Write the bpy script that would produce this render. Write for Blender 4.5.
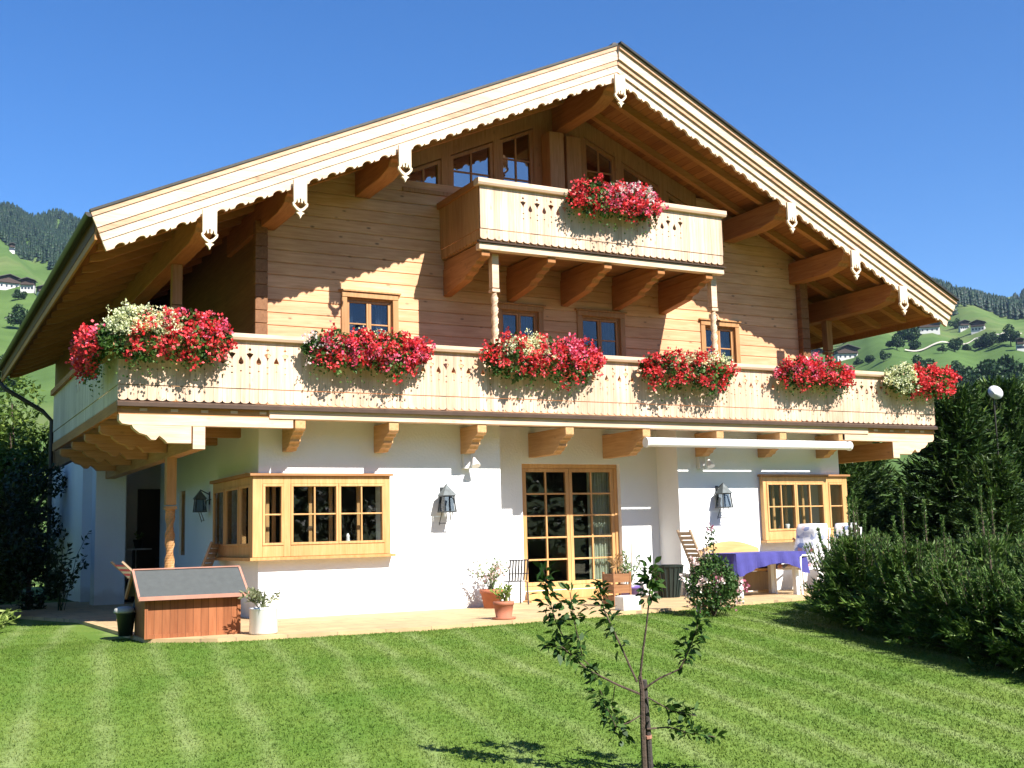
import bpy, math, random
import numpy as np
from mathutils import Vector, Matrix
random.seed(7); RNG = np.random.default_rng(11)
for o in list(bpy.data.objects): bpy.data.objects.remove(o)
S = bpy.context.scene; C = S.collection
R = math.radians

# ------------------------------------------------------------------ camera, sky, sun, exposure
CAMZ = 1.15
yaw, pit, rol = 0.493366, 0.1311314, -0.0254565
fw = Vector((math.sin(yaw)*math.cos(pit), math.cos(yaw)*math.cos(pit), math.sin(pit)))
rt = Vector((math.cos(yaw), -math.sin(yaw), 0)); up = rt.cross(fw)
r2 = math.cos(rol)*rt + math.sin(rol)*up; u2 = -math.sin(rol)*rt + math.cos(rol)*up
cd = bpy.data.cameras.new('camera'); cam = bpy.data.objects.new('camera', cd); C.objects.link(cam)
m = Matrix((r2, u2, -fw)).transposed().to_4x4(); m.translation = (0, 0, CAMZ); cam.matrix_world = m
cd.sensor_width = 36; cd.lens = 1152.25/1024*36; cd.clip_start = .1; cd.clip_end = 8000
S.camera = cam
def ray(x, y): return fw + r2*((x-512)/1152.25) - u2*((y-384)/1152.25)

SUN = Vector((.27, -1, 1.0)).normalized()
w = bpy.data.worlds.new('World'); S.world = w; w.use_nodes = True
nt = w.node_tree; bg = nt.nodes['Background']
sk = nt.nodes.new('ShaderNodeTexSky'); sk.sky_type = 'NISHITA'; sk.sun_disc = False
sk.sun_elevation = math.asin(SUN.z); sk.sun_rotation = math.atan2(SUN.x, SUN.y)
sk.altitude = 900; sk.air_density = 1.0; sk.dust_density = .25; sk.ozone_density = 4.5
hs_ = nt.nodes.new('ShaderNodeHueSaturation'); hs_.inputs['Saturation'].default_value = 1.26; hs_.inputs['Hue'].default_value = .507; hs_.inputs['Value'].default_value = 1.0
nt.links.new(sk.outputs[0], hs_.inputs['Color']); nt.links.new(hs_.outputs[0], bg.inputs[0]); bg.inputs[1].default_value = .080
sl = bpy.data.lights.new('sun', 'SUN'); sl.energy = 5; sl.angle = R(.5); sl.color = (1, .955, .90)
so = bpy.data.objects.new('sun', sl); C.objects.link(so)
so.rotation_euler = (-SUN).to_track_quat('-Z', 'Y').to_euler()
S.view_settings.view_transform = 'Standard'; S.view_settings.look = 'None'
S.view_settings.exposure = 1.25; S.view_settings.gamma = 1

# ------------------------------------------------------------------ helpers
class MB:
    def __init__(s): s.v = []; s.f = []
    def add(s, vs, fs):
        b = len(s.v); s.v += [tuple(v) for v in vs]; s.f += [tuple(i+b for i in f) for f in fs]; return s
    def box(s, x0, x1, y0, y1, z0, z1):
        return s.add([(x0,y0,z0),(x1,y0,z0),(x1,y1,z0),(x0,y1,z0),(x0,y0,z1),(x1,y0,z1),(x1,y1,z1),(x0,y1,z1)],
              [(0,3,2,1),(4,5,6,7),(0,1,5,4),(1,2,6,5),(2,3,7,6),(3,0,4,7)])
    def prism(s, poly, ax, d0, d1):           # poly in the two other axes (order x,y,z), extruded along ax
        n = len(poly)
        def P(p, d): return (d,p[0],p[1]) if ax=='x' else (p[0],d,p[1]) if ax=='y' else (p[0],p[1],d)
        vs = [P(p,d0) for p in poly]+[P(p,d1) for p in poly]
        return s.add(vs, [tuple(range(n)), tuple(range(2*n-1, n-1, -1))]+[(i, i+n, (i+1)%n+n, (i+1)%n) for i in range(n)])
    def bar(s, p, q, a, b, upv=(0,0,1)):      # rectangular bar from p to q, a wide, b deep
        p = Vector(p); q = Vector(q); d = (q-p).normalized(); upv = Vector(upv)
        if abs(d.dot(upv)) > .98: upv = Vector((0,1,0))
        e = d.cross(upv).normalized()*a/2; f = e.cross(d).normalized()*b/2
        vs = [p+e+f, p-e+f, p-e-f, p+e-f, q+e+f, q-e+f, q-e-f, q+e-f]
        return s.add(vs, [(0,1,2,3),(7,6,5,4),(0,4,5,1),(1,5,6,2),(2,6,7,3),(3,7,4,0)])
    def tube(s, pts, rad, n=8, cap=True):
        pts = [Vector(p) for p in pts]; rs = rad if hasattr(rad,'__len__') else [rad]*len(pts)
        b = len(s.v); ref = Vector((.13,.21,.97))
        for i, p in enumerate(pts):
            d = (pts[min(i+1,len(pts)-1)]-pts[max(i-1,0)]).normalized()
            rf = ref if abs(d.dot(ref)) < .93 else Vector((1,0,.1))
            e = d.cross(rf).normalized(); f = e.cross(d)
            for k in range(n):
                t = 2*math.pi*k/n; s.v.append(tuple(p+(e*math.cos(t)+f*math.sin(t))*rs[i]))
        for i in range(len(pts)-1):
            for k in range(n):
                s.f.append((b+i*n+k, b+i*n+(k+1)%n, b+(i+1)*n+(k+1)%n, b+(i+1)*n+k))
        if cap:
            s.f.append(tuple(b+k for k in range(n-1,-1,-1))); s.f.append(tuple(b+(len(pts)-1)*n+k for k in range(n)))
        return s
    def lathe(s, prof, c=(0,0,0), n=20):       # prof: (r,z)
        b = len(s.v)
        for r, z in prof:
            for k in range(n):
                t = 2*math.pi*k/n; s.v.append((c[0]+r*math.cos(t), c[1]+r*math.sin(t), c[2]+z))
        for i in range(len(prof)-1):
            for k in range(n):
                s.f.append((b+i*n+k, b+i*n+(k+1)%n, b+(i+1)*n+(k+1)%n, b+(i+1)*n+k))
        s.f.append(tuple(b+k for k in range(n-1,-1,-1))); s.f.append(tuple(b+(len(prof)-1)*n+k for k in range(n)))
        return s
    def build(s, name, mat, parent=None, off=None, smooth=False, bevel=0):
        me = bpy.data.meshes.new(name)
        o = off or (0,0,0)
        me.from_pydata([(v[0]-o[0], v[1]-o[1], v[2]-o[2]) for v in s.v], [], s.f)
        return fin(name, me, mat, parent, smooth, bevel)
def fin(name, me, mat, parent=None, smooth=False, bevel=0):
    me.materials.append(mat)
    if smooth: me.polygons.foreach_set('use_smooth', [True]*len(me.polygons))
    ob = bpy.data.objects.new(name, me); C.objects.link(ob)
    if parent: ob.parent = parent
    if bevel:
        bv = ob.modifiers.new('bevel','BEVEL'); bv.width = bevel; bv.segments = 1; bv.limit_method = 'ANGLE'; bv.harden_normals = False
    return ob
def np_mesh(name, V, F, mat, parent=None, smooth=False):       # F: (n,k) array
    V = np.asarray(V, np.float32); F = np.asarray(F, np.int32)
    me = bpy.data.meshes.new(name); n, k = F.shape
    me.vertices.add(len(V)); me.vertices.foreach_set('co', V.ravel())
    me.loops.add(n*k); me.loops.foreach_set('vertex_index', F.ravel())
    me.polygons.add(n); me.polygons.foreach_set('loop_start', np.arange(0, n*k, k, dtype=np.int32))
    me.update(calc_edges=True)
    return fin(name, me, mat, parent, smooth)
def tag(o, label=None, cat=None, group=None, kind=None):
    if label: o['label'] = label
    if cat: o['category'] = cat
    if group: o['group'] = group
    if kind: o['kind'] = kind
    return o
def thing(name, label, cat, loc=(0,0,0), rz=0, group=None):
    o = bpy.data.objects.new(name, None); C.objects.link(o); o.empty_display_size = .2
    o.location = loc; o.rotation_euler = (0,0,rz); return tag(o, label, cat, group)
def copy_tree(o, parent=None):
    c = o.copy(); C.objects.link(c)
    if parent: c.parent = parent
    for ch in list(o.children): copy_tree(ch, c)
    return c
def dup(root, loc, rz=0, sc=1, label=None):
    c = copy_tree(root); c.location = loc; c.rotation_euler = (0,0,rz); c.scale = (sc,sc,sc) if not hasattr(sc,'__len__') else sc
    if label: c['label'] = label
    return c
def unit(n):
    v = RNG.normal(size=(n,3)); return v/np.linalg.norm(v,axis=1)[:,None]
def leaf_arr(P, L, W, D=None, flat=0.0):
    """rhomb leaves at points P; D optional axis direction; returns V,F"""
    n = len(P); L = np.broadcast_to(L,(n,))[:,None]; W = np.broadcast_to(W,(n,))[:,None]
    d = unit(n) if D is None else D/np.linalg.norm(D,axis=1)[:,None]
    a = unit(n); a[:,2] += flat*3*np.sign(a[:,2]+1e-6)
    e = np.cross(d,a); e /= np.linalg.norm(e,axis=1)[:,None]+1e-9
    nn = np.cross(e,d)
    V = np.stack([P, P+d*L*.45+e*W*.5+nn*W*.15, P+d*L, P+d*L*.45-e*W*.5+nn*W*.15],1).reshape(-1,3)
    return V, np.arange(4*n).reshape(n,4)
def leaf6(P, L, W, D):
    """pointed oval leaves with a raised midrib fold and a drooping tip"""
    n = len(P); L = np.broadcast_to(L,(n,))[:,None]; W = np.broadcast_to(W,(n,))[:,None]
    d = D/np.linalg.norm(D,axis=1)[:,None]; a = unit(n); a[:,2] = np.abs(a[:,2])+.6
    e = np.cross(d,a); e /= np.linalg.norm(e,axis=1)[:,None]+1e-9; nn = np.cross(e,d)
    V = np.stack([P, P+d*L*.25+e*W*.42+nn*W*.14, P+d*L*.62+e*W*.46+nn*W*.10, P+d*L-nn*L*.16, P+d*L*.62-e*W*.46+nn*W*.10, P+d*L*.25-e*W*.42+nn*W*.14],1).reshape(-1,3)
    return V, np.arange(6*n).reshape(n,6)
def cat(*vf):
    Vs=[];Fs=[];b=0
    for V,F in vf: Vs.append(V);Fs.append(F+b);b+=len(V)
    return np.concatenate(Vs),np.concatenate(Fs)

# ------------------------------------------------------------------ materials
def newmat(name):
    m = bpy.data.materials.new(name); m.use_nodes = True; n = m.node_tree.nodes; l = m.node_tree.links
    return m, n, l, n['Principled BSDF']
def ramp(n, stops):
    r = n.new('ShaderNodeValToRGB'); e = r.color_ramp.elements
    while len(e) < len(stops): e.new(.5)
    for i,(p,c) in enumerate(stops): e[i].position = p; e[i].color = (*c,1) if len(c)==3 else c
    return r
def mixc(n, l, mode, fac, a, b):
    x = n.new('ShaderNodeMix'); x.data_type = 'RGBA'; x.blend_type = mode
    for s, v in ((0,fac),(6,a),(7,b)):
        if hasattr(v,'is_output'): l.new(v, x.inputs[s])
        else: x.inputs[s].default_value = v if s==0 else (*v,1)
    return x.outputs[2]
def math_(n, l, op, a, b=None):
    x = n.new('ShaderNodeMath'); x.operation = op
    for i, v in enumerate((a,b)):
        if v is None: continue
        if hasattr(v,'is_output'): l.new(v, x.inputs[i])
        else: x.inputs[i].default_value = v
    return x.outputs[0]
def plain(name, col, rough=.7, metal=0, var=.12, vscale=6, bump=.0, bscale=60):
    m,n,l,b = newmat(name)
    tc = n.new('ShaderNodeTexCoord'); nz = n.new('ShaderNodeTexNoise'); nz.inputs['Scale'].default_value = vscale; nz.inputs['Detail'].default_value = 5
    l.new(tc.outputs['Object'], nz.inputs['Vector'])
    r = ramp(n, [(.25,tuple(c*(1-var) for c in col)),(.75,tuple(min(1,c*(1+var)) for c in col))])
    l.new(nz.outputs[0], r.inputs[0]); l.new(r.outputs[0], b.inputs['Base Color'])
    b.inputs['Roughness'].default_value = rough; b.inputs['Metallic'].default_value = metal
    if bump:
        n2 = n.new('ShaderNodeTexNoise'); n2.inputs['Scale'].default_value = bscale; n2.inputs['Detail'].default_value = 4
        l.new(tc.outputs['Object'], n2.inputs['Vector'])
        bp = n.new('ShaderNodeBump'); bp.inputs['Strength'].default_value = bump; bp.inputs['Distance'].default_value = .02
        l.new(n2.outputs[0], bp.inputs['Height']); l.new(bp.outputs[0], b.inputs['Normal'])
    return m
def wood(name, light, dark, grain='x', plank=None, pw=.2, rough=.6, knots=.5, pvar=.22, seam=0):
    m,n,l,b = newmat(name)
    tc = n.new('ShaderNodeTexCoord'); sx = n.new('ShaderNodeSeparateXYZ'); l.new(tc.outputs['Object'], sx.inputs[0])
    ax = {'x':0,'y':1,'z':2}
    vec = tc.outputs['Object']
    if plank:
        t = math_(n,l,'MULTIPLY', sx.outputs[ax[plank]], 1/pw); fl = math_(n,l,'FLOOR', t)
        wn = n.new('ShaderNodeTexWhiteNoise'); wn.noise_dimensions = '1D'; l.new(fl, wn.inputs['W'])
        ofs = n.new('ShaderNodeVectorMath'); ofs.operation = 'MULTIPLY_ADD'
        l.new(wn.outputs['Color'], ofs.inputs[0]); ofs.inputs[1].default_value = (9,9,9); l.new(vec, ofs.inputs[2]); vec = ofs.outputs[0]
    mp = n.new('ShaderNodeMapping'); sc = [16,16,16]; sc[ax[grain]] = 1.1; mp.inputs['Scale'].default_value = sc; l.new(vec, mp.inputs[0])
    nz = n.new('ShaderNodeTexNoise'); nz.inputs['Scale'].default_value = 1.6; nz.inputs['Detail'].default_value = 6; nz.inputs['Roughness'].default_value = .6; nz.inputs['Distortion'].default_value = .6
    l.new(mp.outputs[0], nz.inputs['Vector'])
    r = ramp(n, [(.32,dark),(.68,light)]); l.new(nz.outputs[0], r.inputs[0]); col = r.outputs[0]
    n3 = n.new('ShaderNodeTexNoise'); n3.inputs['Scale'].default_value = .9; n3.inputs['Detail'].default_value = 3; l.new(tc.outputs['Object'], n3.inputs['Vector'])
    r3 = ramp(n, [(.3,(.8,.78,.76)),(.7,(1.06,1.06,1.06))]); l.new(n3.outputs[0], r3.inputs[0])
    col = mixc(n,l,'MULTIPLY',1.0,col,r3.outputs[0])
    if plank:
        r4 = ramp(n, [(0,(1-pvar,1-pvar*1.15,1-pvar*1.3)),(1,(1.05,1.05,1.05))]); l.new(wn.outputs['Value'], r4.inputs[0])
        col = mixc(n,l,'MULTIPLY',1.0,col,r4.outputs[0])
    if knots:
        mk = n.new('ShaderNodeMapping'); ks = [5.5,5.5,5.5]; ks[ax[grain]] = 2.6; mk.inputs['Scale'].default_value = ks; l.new(vec, mk.inputs[0])
        vo = n.new('ShaderNodeTexVoronoi'); vo.inputs['Scale'].default_value = 1; l.new(mk.outputs[0], vo.inputs['Vector'])
        rk = ramp(n, [(.05,(1,1,1)),(.13,(0,0,0))]); l.new(vo.outputs['Distance'], rk.inputs[0])
        fk = math_(n,l,'MULTIPLY', rk.outputs[0], knots)
        col = mixc(n,l,'MIX', fk, col, tuple(c*.28 for c in dark))
    if seam and plank:
        fr = math_(n,l,'FRACT', t); rs = ramp(n, [(seam*.5,(0,0,0)),(seam,(1,1,1))]); l.new(fr, rs.inputs[0])
        col = mixc(n,l,'MIX', rs.outputs[0], tuple(c*.3 for c in dark), col)
    l.new(col, b.inputs['Base Color']); b.inputs['Roughness'].default_value = rough
    b.inputs['Specular IOR Level'].default_value = .3
    bp = n.new('ShaderNodeBump'); bp.inputs['Strength'].default_value = .25; bp.inputs['Distance'].default_value = .004
    l.new(nz.outputs[0], bp.inputs['Height']); l.new(bp.outputs[0], b.inputs['Normal'])
    return m
def leafmat(name, c1, c2, c3, trans=.25, nscale=1.2, rough=.5):
    m,n,l,b = newmat(name)
    g = n.new('ShaderNodeNewGeometry'); r = ramp(n, [(0,c1),(.55,c2),(1,c3)]); l.new(g.outputs['Random Per Island'], r.inputs[0])
    tc = n.new('ShaderNodeTexCoord'); nz = n.new('ShaderNodeTexNoise'); nz.inputs['Scale'].default_value = nscale; l.new(tc.outputs['Object'], nz.inputs['Vector'])
    r2_ = ramp(n, [(.3,(.7,.75,.7)),(.7,(1.25,1.2,1.1))]); l.new(nz.outputs[0], r2_.inputs[0])
    col = mixc(n,l,'MULTIPLY',1.0,r.outputs[0],r2_.outputs[0])
    l.new(col, b.inputs['Base Color']); b.inputs['Roughness'].default_value = rough; b.inputs['Specular IOR Level'].default_value = .3
    if trans:
        tr = n.new('ShaderNodeBsdfTranslucent'); l.new(col, tr.inputs[0]); mx = n.new('ShaderNodeMixShader'); mx.inputs[0].default_value = trans
        l.new(b.outputs[0], mx.inputs[1]); l.new(tr.outputs[0], mx.inputs[2]); l.new(mx.outputs[0], n['Material Output'].inputs[0])
    return m
def glassmat(name, tint, refl=.16):
    m,n,l,b = newmat(name); n.remove(b)
    t = n.new('ShaderNodeBsdfTransparent'); t.inputs[0].default_value = (*tint,1)
    g = n.new('ShaderNodeBsdfGlossy'); g.inputs['Roughness'].default_value = .015
    ge = n.new('ShaderNodeNewGeometry'); dt = n.new('ShaderNodeVectorMath'); dt.operation = 'DOT_PRODUCT'
    l.new(ge.outputs['Normal'], dt.inputs[0]); l.new(ge.outputs['Incoming'], dt.inputs[1])
    sch = math_(n,l,'POWER', math_(n,l,'SUBTRACT', 1.0, math_(n,l,'ABSOLUTE', dt.outputs['Value'])), 5)
    f = math_(n,l,'ADD', math_(n,l,'MULTIPLY', sch, .9), .05+refl)
    tc = n.new('ShaderNodeTexCoord'); nz = n.new('ShaderNodeTexNoise'); nz.inputs['Scale'].default_value = 1.3; l.new(tc.outputs['Object'], nz.inputs['Vector'])
    bp = n.new('ShaderNodeBump'); bp.inputs['Strength'].default_value = .04; bp.inputs['Distance'].default_value = .05; l.new(nz.outputs[0], bp.inputs['Height']); l.new(bp.outputs[0], g.inputs['Normal'])
    mx = n.new('ShaderNodeMixShader'); l.new(f, mx.inputs[0]); l.new(t.outputs[0], mx.inputs[1]); l.new(g.outputs[0], mx.inputs[2]); l.new(mx.outputs[0], n['Material Output'].inputs[0])
    return m

def plaster_mat():
    m,n,l,b = newmat('white_plaster'); tc = n.new('ShaderNodeTexCoord'); sx = n.new('ShaderNodeSeparateXYZ'); l.new(tc.outputs['Object'], sx.inputs[0])
    nz = n.new('ShaderNodeTexNoise'); nz.inputs['Scale'].default_value = .7; nz.inputs['Detail'].default_value = 8; nz.inputs['Roughness'].default_value = .65; l.new(tc.outputs['Object'], nz.inputs['Vector'])
    r = ramp(n, [(.3,(.745,.755,.735)),(.62,(.80,.815,.80))]); l.new(nz.outputs[0], r.inputs[0])
    n2 = n.new('ShaderNodeTexNoise'); n2.inputs['Scale'].default_value = 5; n2.inputs['Detail'].default_value = 6; l.new(tc.outputs['Object'], n2.inputs['Vector'])
    hgt = math_(n,l,'ADD', sx.outputs[2], math_(n,l,'MULTIPLY', n2.outputs[0], -.34))
    rd = ramp(n, [(0,(1,1,1)),(.16,(0,0,0))]); l.new(hgt, rd.inputs[0])
    col = mixc(n,l,'MIX', math_(n,l,'MULTIPLY', rd.outputs[0], .45), r.outputs[0], (.46,.40,.32))
    l.new(col, b.inputs['Base Color']); b.inputs['Roughness'].default_value = .92; b.inputs['Specular IOR Level'].default_value = .2
    n3 = n.new('ShaderNodeTexNoise'); n3.inputs['Scale'].default_value = 26; n3.inputs['Detail'].default_value = 5; l.new(tc.outputs['Object'], n3.inputs['Vector'])
    bp = n.new('ShaderNodeBump'); bp.inputs['Strength'].default_value = .35; bp.inputs['Distance'].default_value = .02; l.new(n3.outputs[0], bp.inputs['Height']); l.new(bp.outputs[0], b.inputs['Normal'])
    return m
M_plaster = plaster_mat()
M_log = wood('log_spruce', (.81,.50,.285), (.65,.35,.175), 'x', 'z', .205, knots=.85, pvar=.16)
M_logshade = wood('log_spruce_shaded', (.32,.155,.065), (.22,.095,.035), 'y', 'z', .205, knots=.6)  # same log wood, darkened: the shade under the eave is in the colour
M_post = wood('post_spruce', (.52,.29,.125), (.38,.19,.07), 'z', knots=.4)
M_board = wood('pale_boards', (.80,.59,.435), (.62,.42,.28), 'z', 'x', .13, knots=.5, pvar=.2)
M_boardy = wood('pale_boards_side', (.70,.62,.52), (.58,.50,.40), 'z', 'y', .13, knots=.35, pvar=.14)
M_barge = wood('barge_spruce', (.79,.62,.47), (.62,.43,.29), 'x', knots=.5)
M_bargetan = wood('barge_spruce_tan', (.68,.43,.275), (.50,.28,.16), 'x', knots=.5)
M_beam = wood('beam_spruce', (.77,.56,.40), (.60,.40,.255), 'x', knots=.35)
M_boardshade = wood('gable_boards_shaded', (.54,.29,.12), (.40,.19,.07), 'z', 'y', .13, knots=.3)  # shaded copy of the pale boards, browner on the gable balcony sides
M_corbel = wood('corbel_spruce', (.60,.36,.17), (.46,.25,.10), 'y', knots=.3)
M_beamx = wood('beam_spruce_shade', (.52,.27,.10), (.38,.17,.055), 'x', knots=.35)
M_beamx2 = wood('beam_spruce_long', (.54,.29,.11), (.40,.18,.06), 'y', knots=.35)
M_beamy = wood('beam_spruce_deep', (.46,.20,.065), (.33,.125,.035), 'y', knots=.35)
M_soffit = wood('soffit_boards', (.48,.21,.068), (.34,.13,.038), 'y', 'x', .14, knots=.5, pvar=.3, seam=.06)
M_rafter = wood('rafter_spruce', (.54,.26,.09), (.42,.18,.055), 'x', knots=.3)
M_deck = wood('deck_boards', (.50,.28,.12), (.36,.18,.07), 'x', 'y', .14, knots=.3)
M_frame = wood('window_larch', (.66,.39,.17), (.52,.28,.10), 'z', knots=.15, rough=.45)
M_frameu = wood('window_spruce', (.52,.28,.12), (.38,.19,.07), 'z', knots=.2, rough=.5)
M_drip = plain('drip_copper', (.075,.045,.03), .5, var=.2)
M_gutter = plain('gutter_copper', (.045,.04,.03), .4, var=.25, metal=.3)
M_tile = plain('roof_sheet', (.07,.06,.055), .6, var=.25)
M_glass = glassmat('window_glass', (.86,.88,.87), .0)
M_glassu = glassmat('upper_glass', (.45,.5,.6), .02)
M_gglass = glassmat('gable_glass', (.3,.33,.36), .30)
M_iron = plain('wrought_iron', (.045,.05,.05), .5, metal=.4, var=.3, vscale=20)
M_zinc = plain('zinc_lantern', (.10,.115,.115), .6, metal=.15, var=.3, vscale=15)
M_white = plain('white_metal', (.82,.82,.80), .4, var=.03)
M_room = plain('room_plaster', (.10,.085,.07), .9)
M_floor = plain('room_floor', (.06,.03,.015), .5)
M_curtain = plain('sheer_curtain', (.50,.54,.42), .9, var=.15)
M_terra = plain('terracotta', (.36,.125,.065), .8, var=.15, vscale=9, bump=.1)
M_dark = plain('dark_green_plastic', (.012,.022,.018), .5, var=.2)
M_blackm = plain('black_metal', (.02,.02,.022), .45, var=.2)
M_hutch = wood('hutch_cedar', (.42,.16,.065), (.30,.10,.035), 'z', 'x', .094, knots=.25, pvar=.3, seam=.07)
M_felt = plain('roofing_felt', (.075,.082,.078), .95, var=.10, vscale=14, bump=.5, bscale=160)
M_trim = plain('trim_red_wood', (.40,.19,.13), .6, var=.15)
M_teak = wood('weathered_teak', (.42,.32,.21), (.30,.21,.13), 'z', knots=.1)
M_bench = wood('bench_larch', (.70,.44,.19), (.56,.32,.12), 'x', knots=.2)
M_cloth = plain('blue_tablecloth', (.052,.048,.215), .9, var=.12, vscale=9)
M_purple = plain('purple_glaze', (.14,.09,.30), .35, var=.1)
M_crate = wood('crate_wood', (.34,.17,.075), (.24,.11,.045), 'x', knots=.2)
M_soil = plain('potting_soil', (.04,.025,.015), .95)
M_bark = plain('bark', (.075,.05,.035), .9, var=.35, vscale=25, bump=.5, bscale=40)
M_stake = plain('stake_wood', (.05,.042,.036), .9, var=.3, vscale=20, bump=.3)
M_box = wood('flower_box_wood', (.52,.32,.15), (.38,.20,.08), 'x', knots=.2)
L_geran = leafmat('geranium_leaf', (.03,.075,.012), (.06,.13,.025), (.12,.19,.05), .25)
L_yellowg = leafmat('lime_leaf', (.16,.24,.05), (.26,.34,.08), (.36,.42,.14), .3)
L_red = leafmat('red_petals', (.58,.022,.028), (.74,.05,.06), (.82,.12,.14), .2, 4)
L_pink = leafmat('magenta_petals', (.66,.05,.13), (.76,.10,.22), (.82,.26,.36), .2, 4)
L_white = leafmat('cream_petals', (.62,.66,.34), (.78,.78,.50), (.84,.84,.66), .2, 4)
L_rosew = leafmat('pale_rose_petals', (.72,.42,.46), (.8,.66,.66), (.85,.8,.78), .2, 4)
L_spruce = leafmat('spruce_needles', (.030,.072,.010), (.070,.138,.021), (.15,.215,.045), .15, 2.5)
L_sprucetip = leafmat('spruce_shoots', (.055,.12,.025), (.085,.16,.036), (.14,.195,.06), .15, 3)
L_yew = leafmat('yew_needles', (.015,.042,.008), (.034,.080,.015), (.10,.16,.036), .1, .8)
L_dark = leafmat('dark_shrub_leaf', (.012,.026,.008), (.02,.042,.013), (.035,.065,.02), .12, 1)
L_leafy = leafmat('bright_leaf', (.05,.095,.018), (.10,.17,.03), (.19,.26,.06), .35, .8)
L_apple = leafmat('apple_leaf', (.018,.05,.008), (.034,.085,.014), (.085,.15,.03), .25, 6)
L_rose = leafmat('rose_leaf', (.022,.06,.012), (.045,.10,.022), (.09,.16,.045), .25, 4)
L_meadow = leafmat('meadow_tree_leaf', (.016,.04,.014), (.026,.06,.018), (.045,.085,.026), .15, .12)
L_forest = leafmat('forest_needles', (.009,.022,.014), (.014,.032,.018), (.026,.05,.024), .05, .02)
L_herb = leafmat('potted_leaf', (.06,.12,.03), (.12,.2,.06), (.22,.3,.12), .3, 6)
L_olive = leafmat('olive_leaf', (.14,.16,.08), (.22,.24,.13), (.34,.36,.24), .25, 6)

# floral cushion cloth
def cushion_mat():
    m,n,l,b = newmat('floral_cushion'); tc = n.new('ShaderNodeTexCoord')
    vo = n.new('ShaderNodeTexVoronoi'); vo.inputs['Scale'].default_value = 11; l.new(tc.outputs['Object'], vo.inputs['Vector'])
    r = ramp(n,[(0,(.78,.75,.72)),(.6,(.78,.76,.74)),(.64,(.16,.22,.42)),(.8,(.72,.70,.68)),(.86,(.5,.12,.12)),(1,(.8,.78,.74))]); l.new(vo.outputs['Color'], r.inputs[0])
    l.new(r.outputs[0], b.inputs['Base Color']); b.inputs['Roughness'].default_value = .9; return m
M_cush = cushion_mat()

# ground materials
def lawn_mat(name, k=1.0, blade=False):
    m,n,l,b = newmat(name); g = n.new('ShaderNodeNewGeometry'); sx = n.new('ShaderNodeSeparateXYZ'); l.new(g.outputs['Position'], sx.inputs[0])
    u = math_(n,l,'SUBTRACT', sx.outputs[0], math_(n,l,'MULTIPLY', sx.outputs[1], .165))
    nz = n.new('ShaderNodeTexNoise'); nz.inputs['Scale'].default_value = .4; nz.inputs['Detail'].default_value = 2; l.new(g.outputs['Position'], nz.inputs['Vector'])
    uu = math_(n,l,'ADD', u, math_(n,l,'MULTIPLY', nz.outputs[0], .55))
    sn = math_(n,l,'SINE', math_(n,l,'MULTIPLY', uu, 2*math.pi/.62))
    sn2 = math_(n,l,'MULTIPLY', math_(n,l,'ADD', sn, 1), .5)
    ln = math_(n,l,'POWER', sn2, 4)
    np_ = n.new('ShaderNodeTexNoise'); np_.inputs['Scale'].default_value = 1.1; np_.inputs['Detail'].default_value = 6; l.new(g.outputs['Position'], np_.inputs['Vector'])
    nf = n.new('ShaderNodeTexNoise'); nf.inputs['Scale'].default_value = 22; nf.inputs['Detail'].default_value = 3; l.new(g.outputs['Position'], nf.inputs['Vector'])
    r = ramp(n,[(.3,tuple(c*k for c in (.084,.160,.019))),(.7,tuple(c*k for c in (.132,.196,.034)))]); l.new(np_.outputs[0], r.inputs[0])
    rf = ramp(n,[(.3,(.84,.88,.84)),(.7,(1.14,1.1,1.1))]); l.new(nf.outputs[0], rf.inputs[0])
    col = mixc(n,l,'MULTIPLY',1.0,r.outputs[0],rf.outputs[0])
    fl = math_(n,l,'MULTIPLY', ln, math_(n,l,'MULTIPLY', math_(n,l,'POWER',np_.outputs[0],1.7), 1.6))
    col = mixc(n,l,'MIX', fl, col, tuple(c*k for c in (.20,.255,.085)))
    # grey bare patch near the hedge
    if blade:
        ri = ramp(n,[(0,(.86,.88,.84)),(.8,(1.08,1.07,1.06)),(1,(1.3,1.2,1.2))]); l.new(g.outputs['Random Per Island'], ri.inputs[0])
        col = mixc(n,l,'MULTIPLY',1.0,col,ri.outputs[0])
        tr = n.new('ShaderNodeBsdfTranslucent'); l.new(col, tr.inputs[0]); mx = n.new('ShaderNodeMixShader'); mx.inputs[0].default_value = .3
        l.new(b.outputs[0], mx.inputs[1]); l.new(tr.outputs[0], mx.inputs[2]); l.new(mx.outputs[0], n['Material Output'].inputs[0])
    l.new(col, b.inputs['Base Color']); b.inputs['Roughness'].default_value = .8; b.inputs['Specular IOR Level'].default_value = .2
    if not blade:
        bp = n.new('ShaderNodeBump'); bp.inputs['Strength'].default_value = .6; bp.inputs['Distance'].default_value = .04; l.new(nf.outputs[0], bp.inputs['Height']); l.new(bp.outputs[0], b.inputs['Normal'])
    return m
M_lawn = lawn_mat('lawn_turf', 1.0); M_blade = lawn_mat('grass_blades', 1.0, True)
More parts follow.
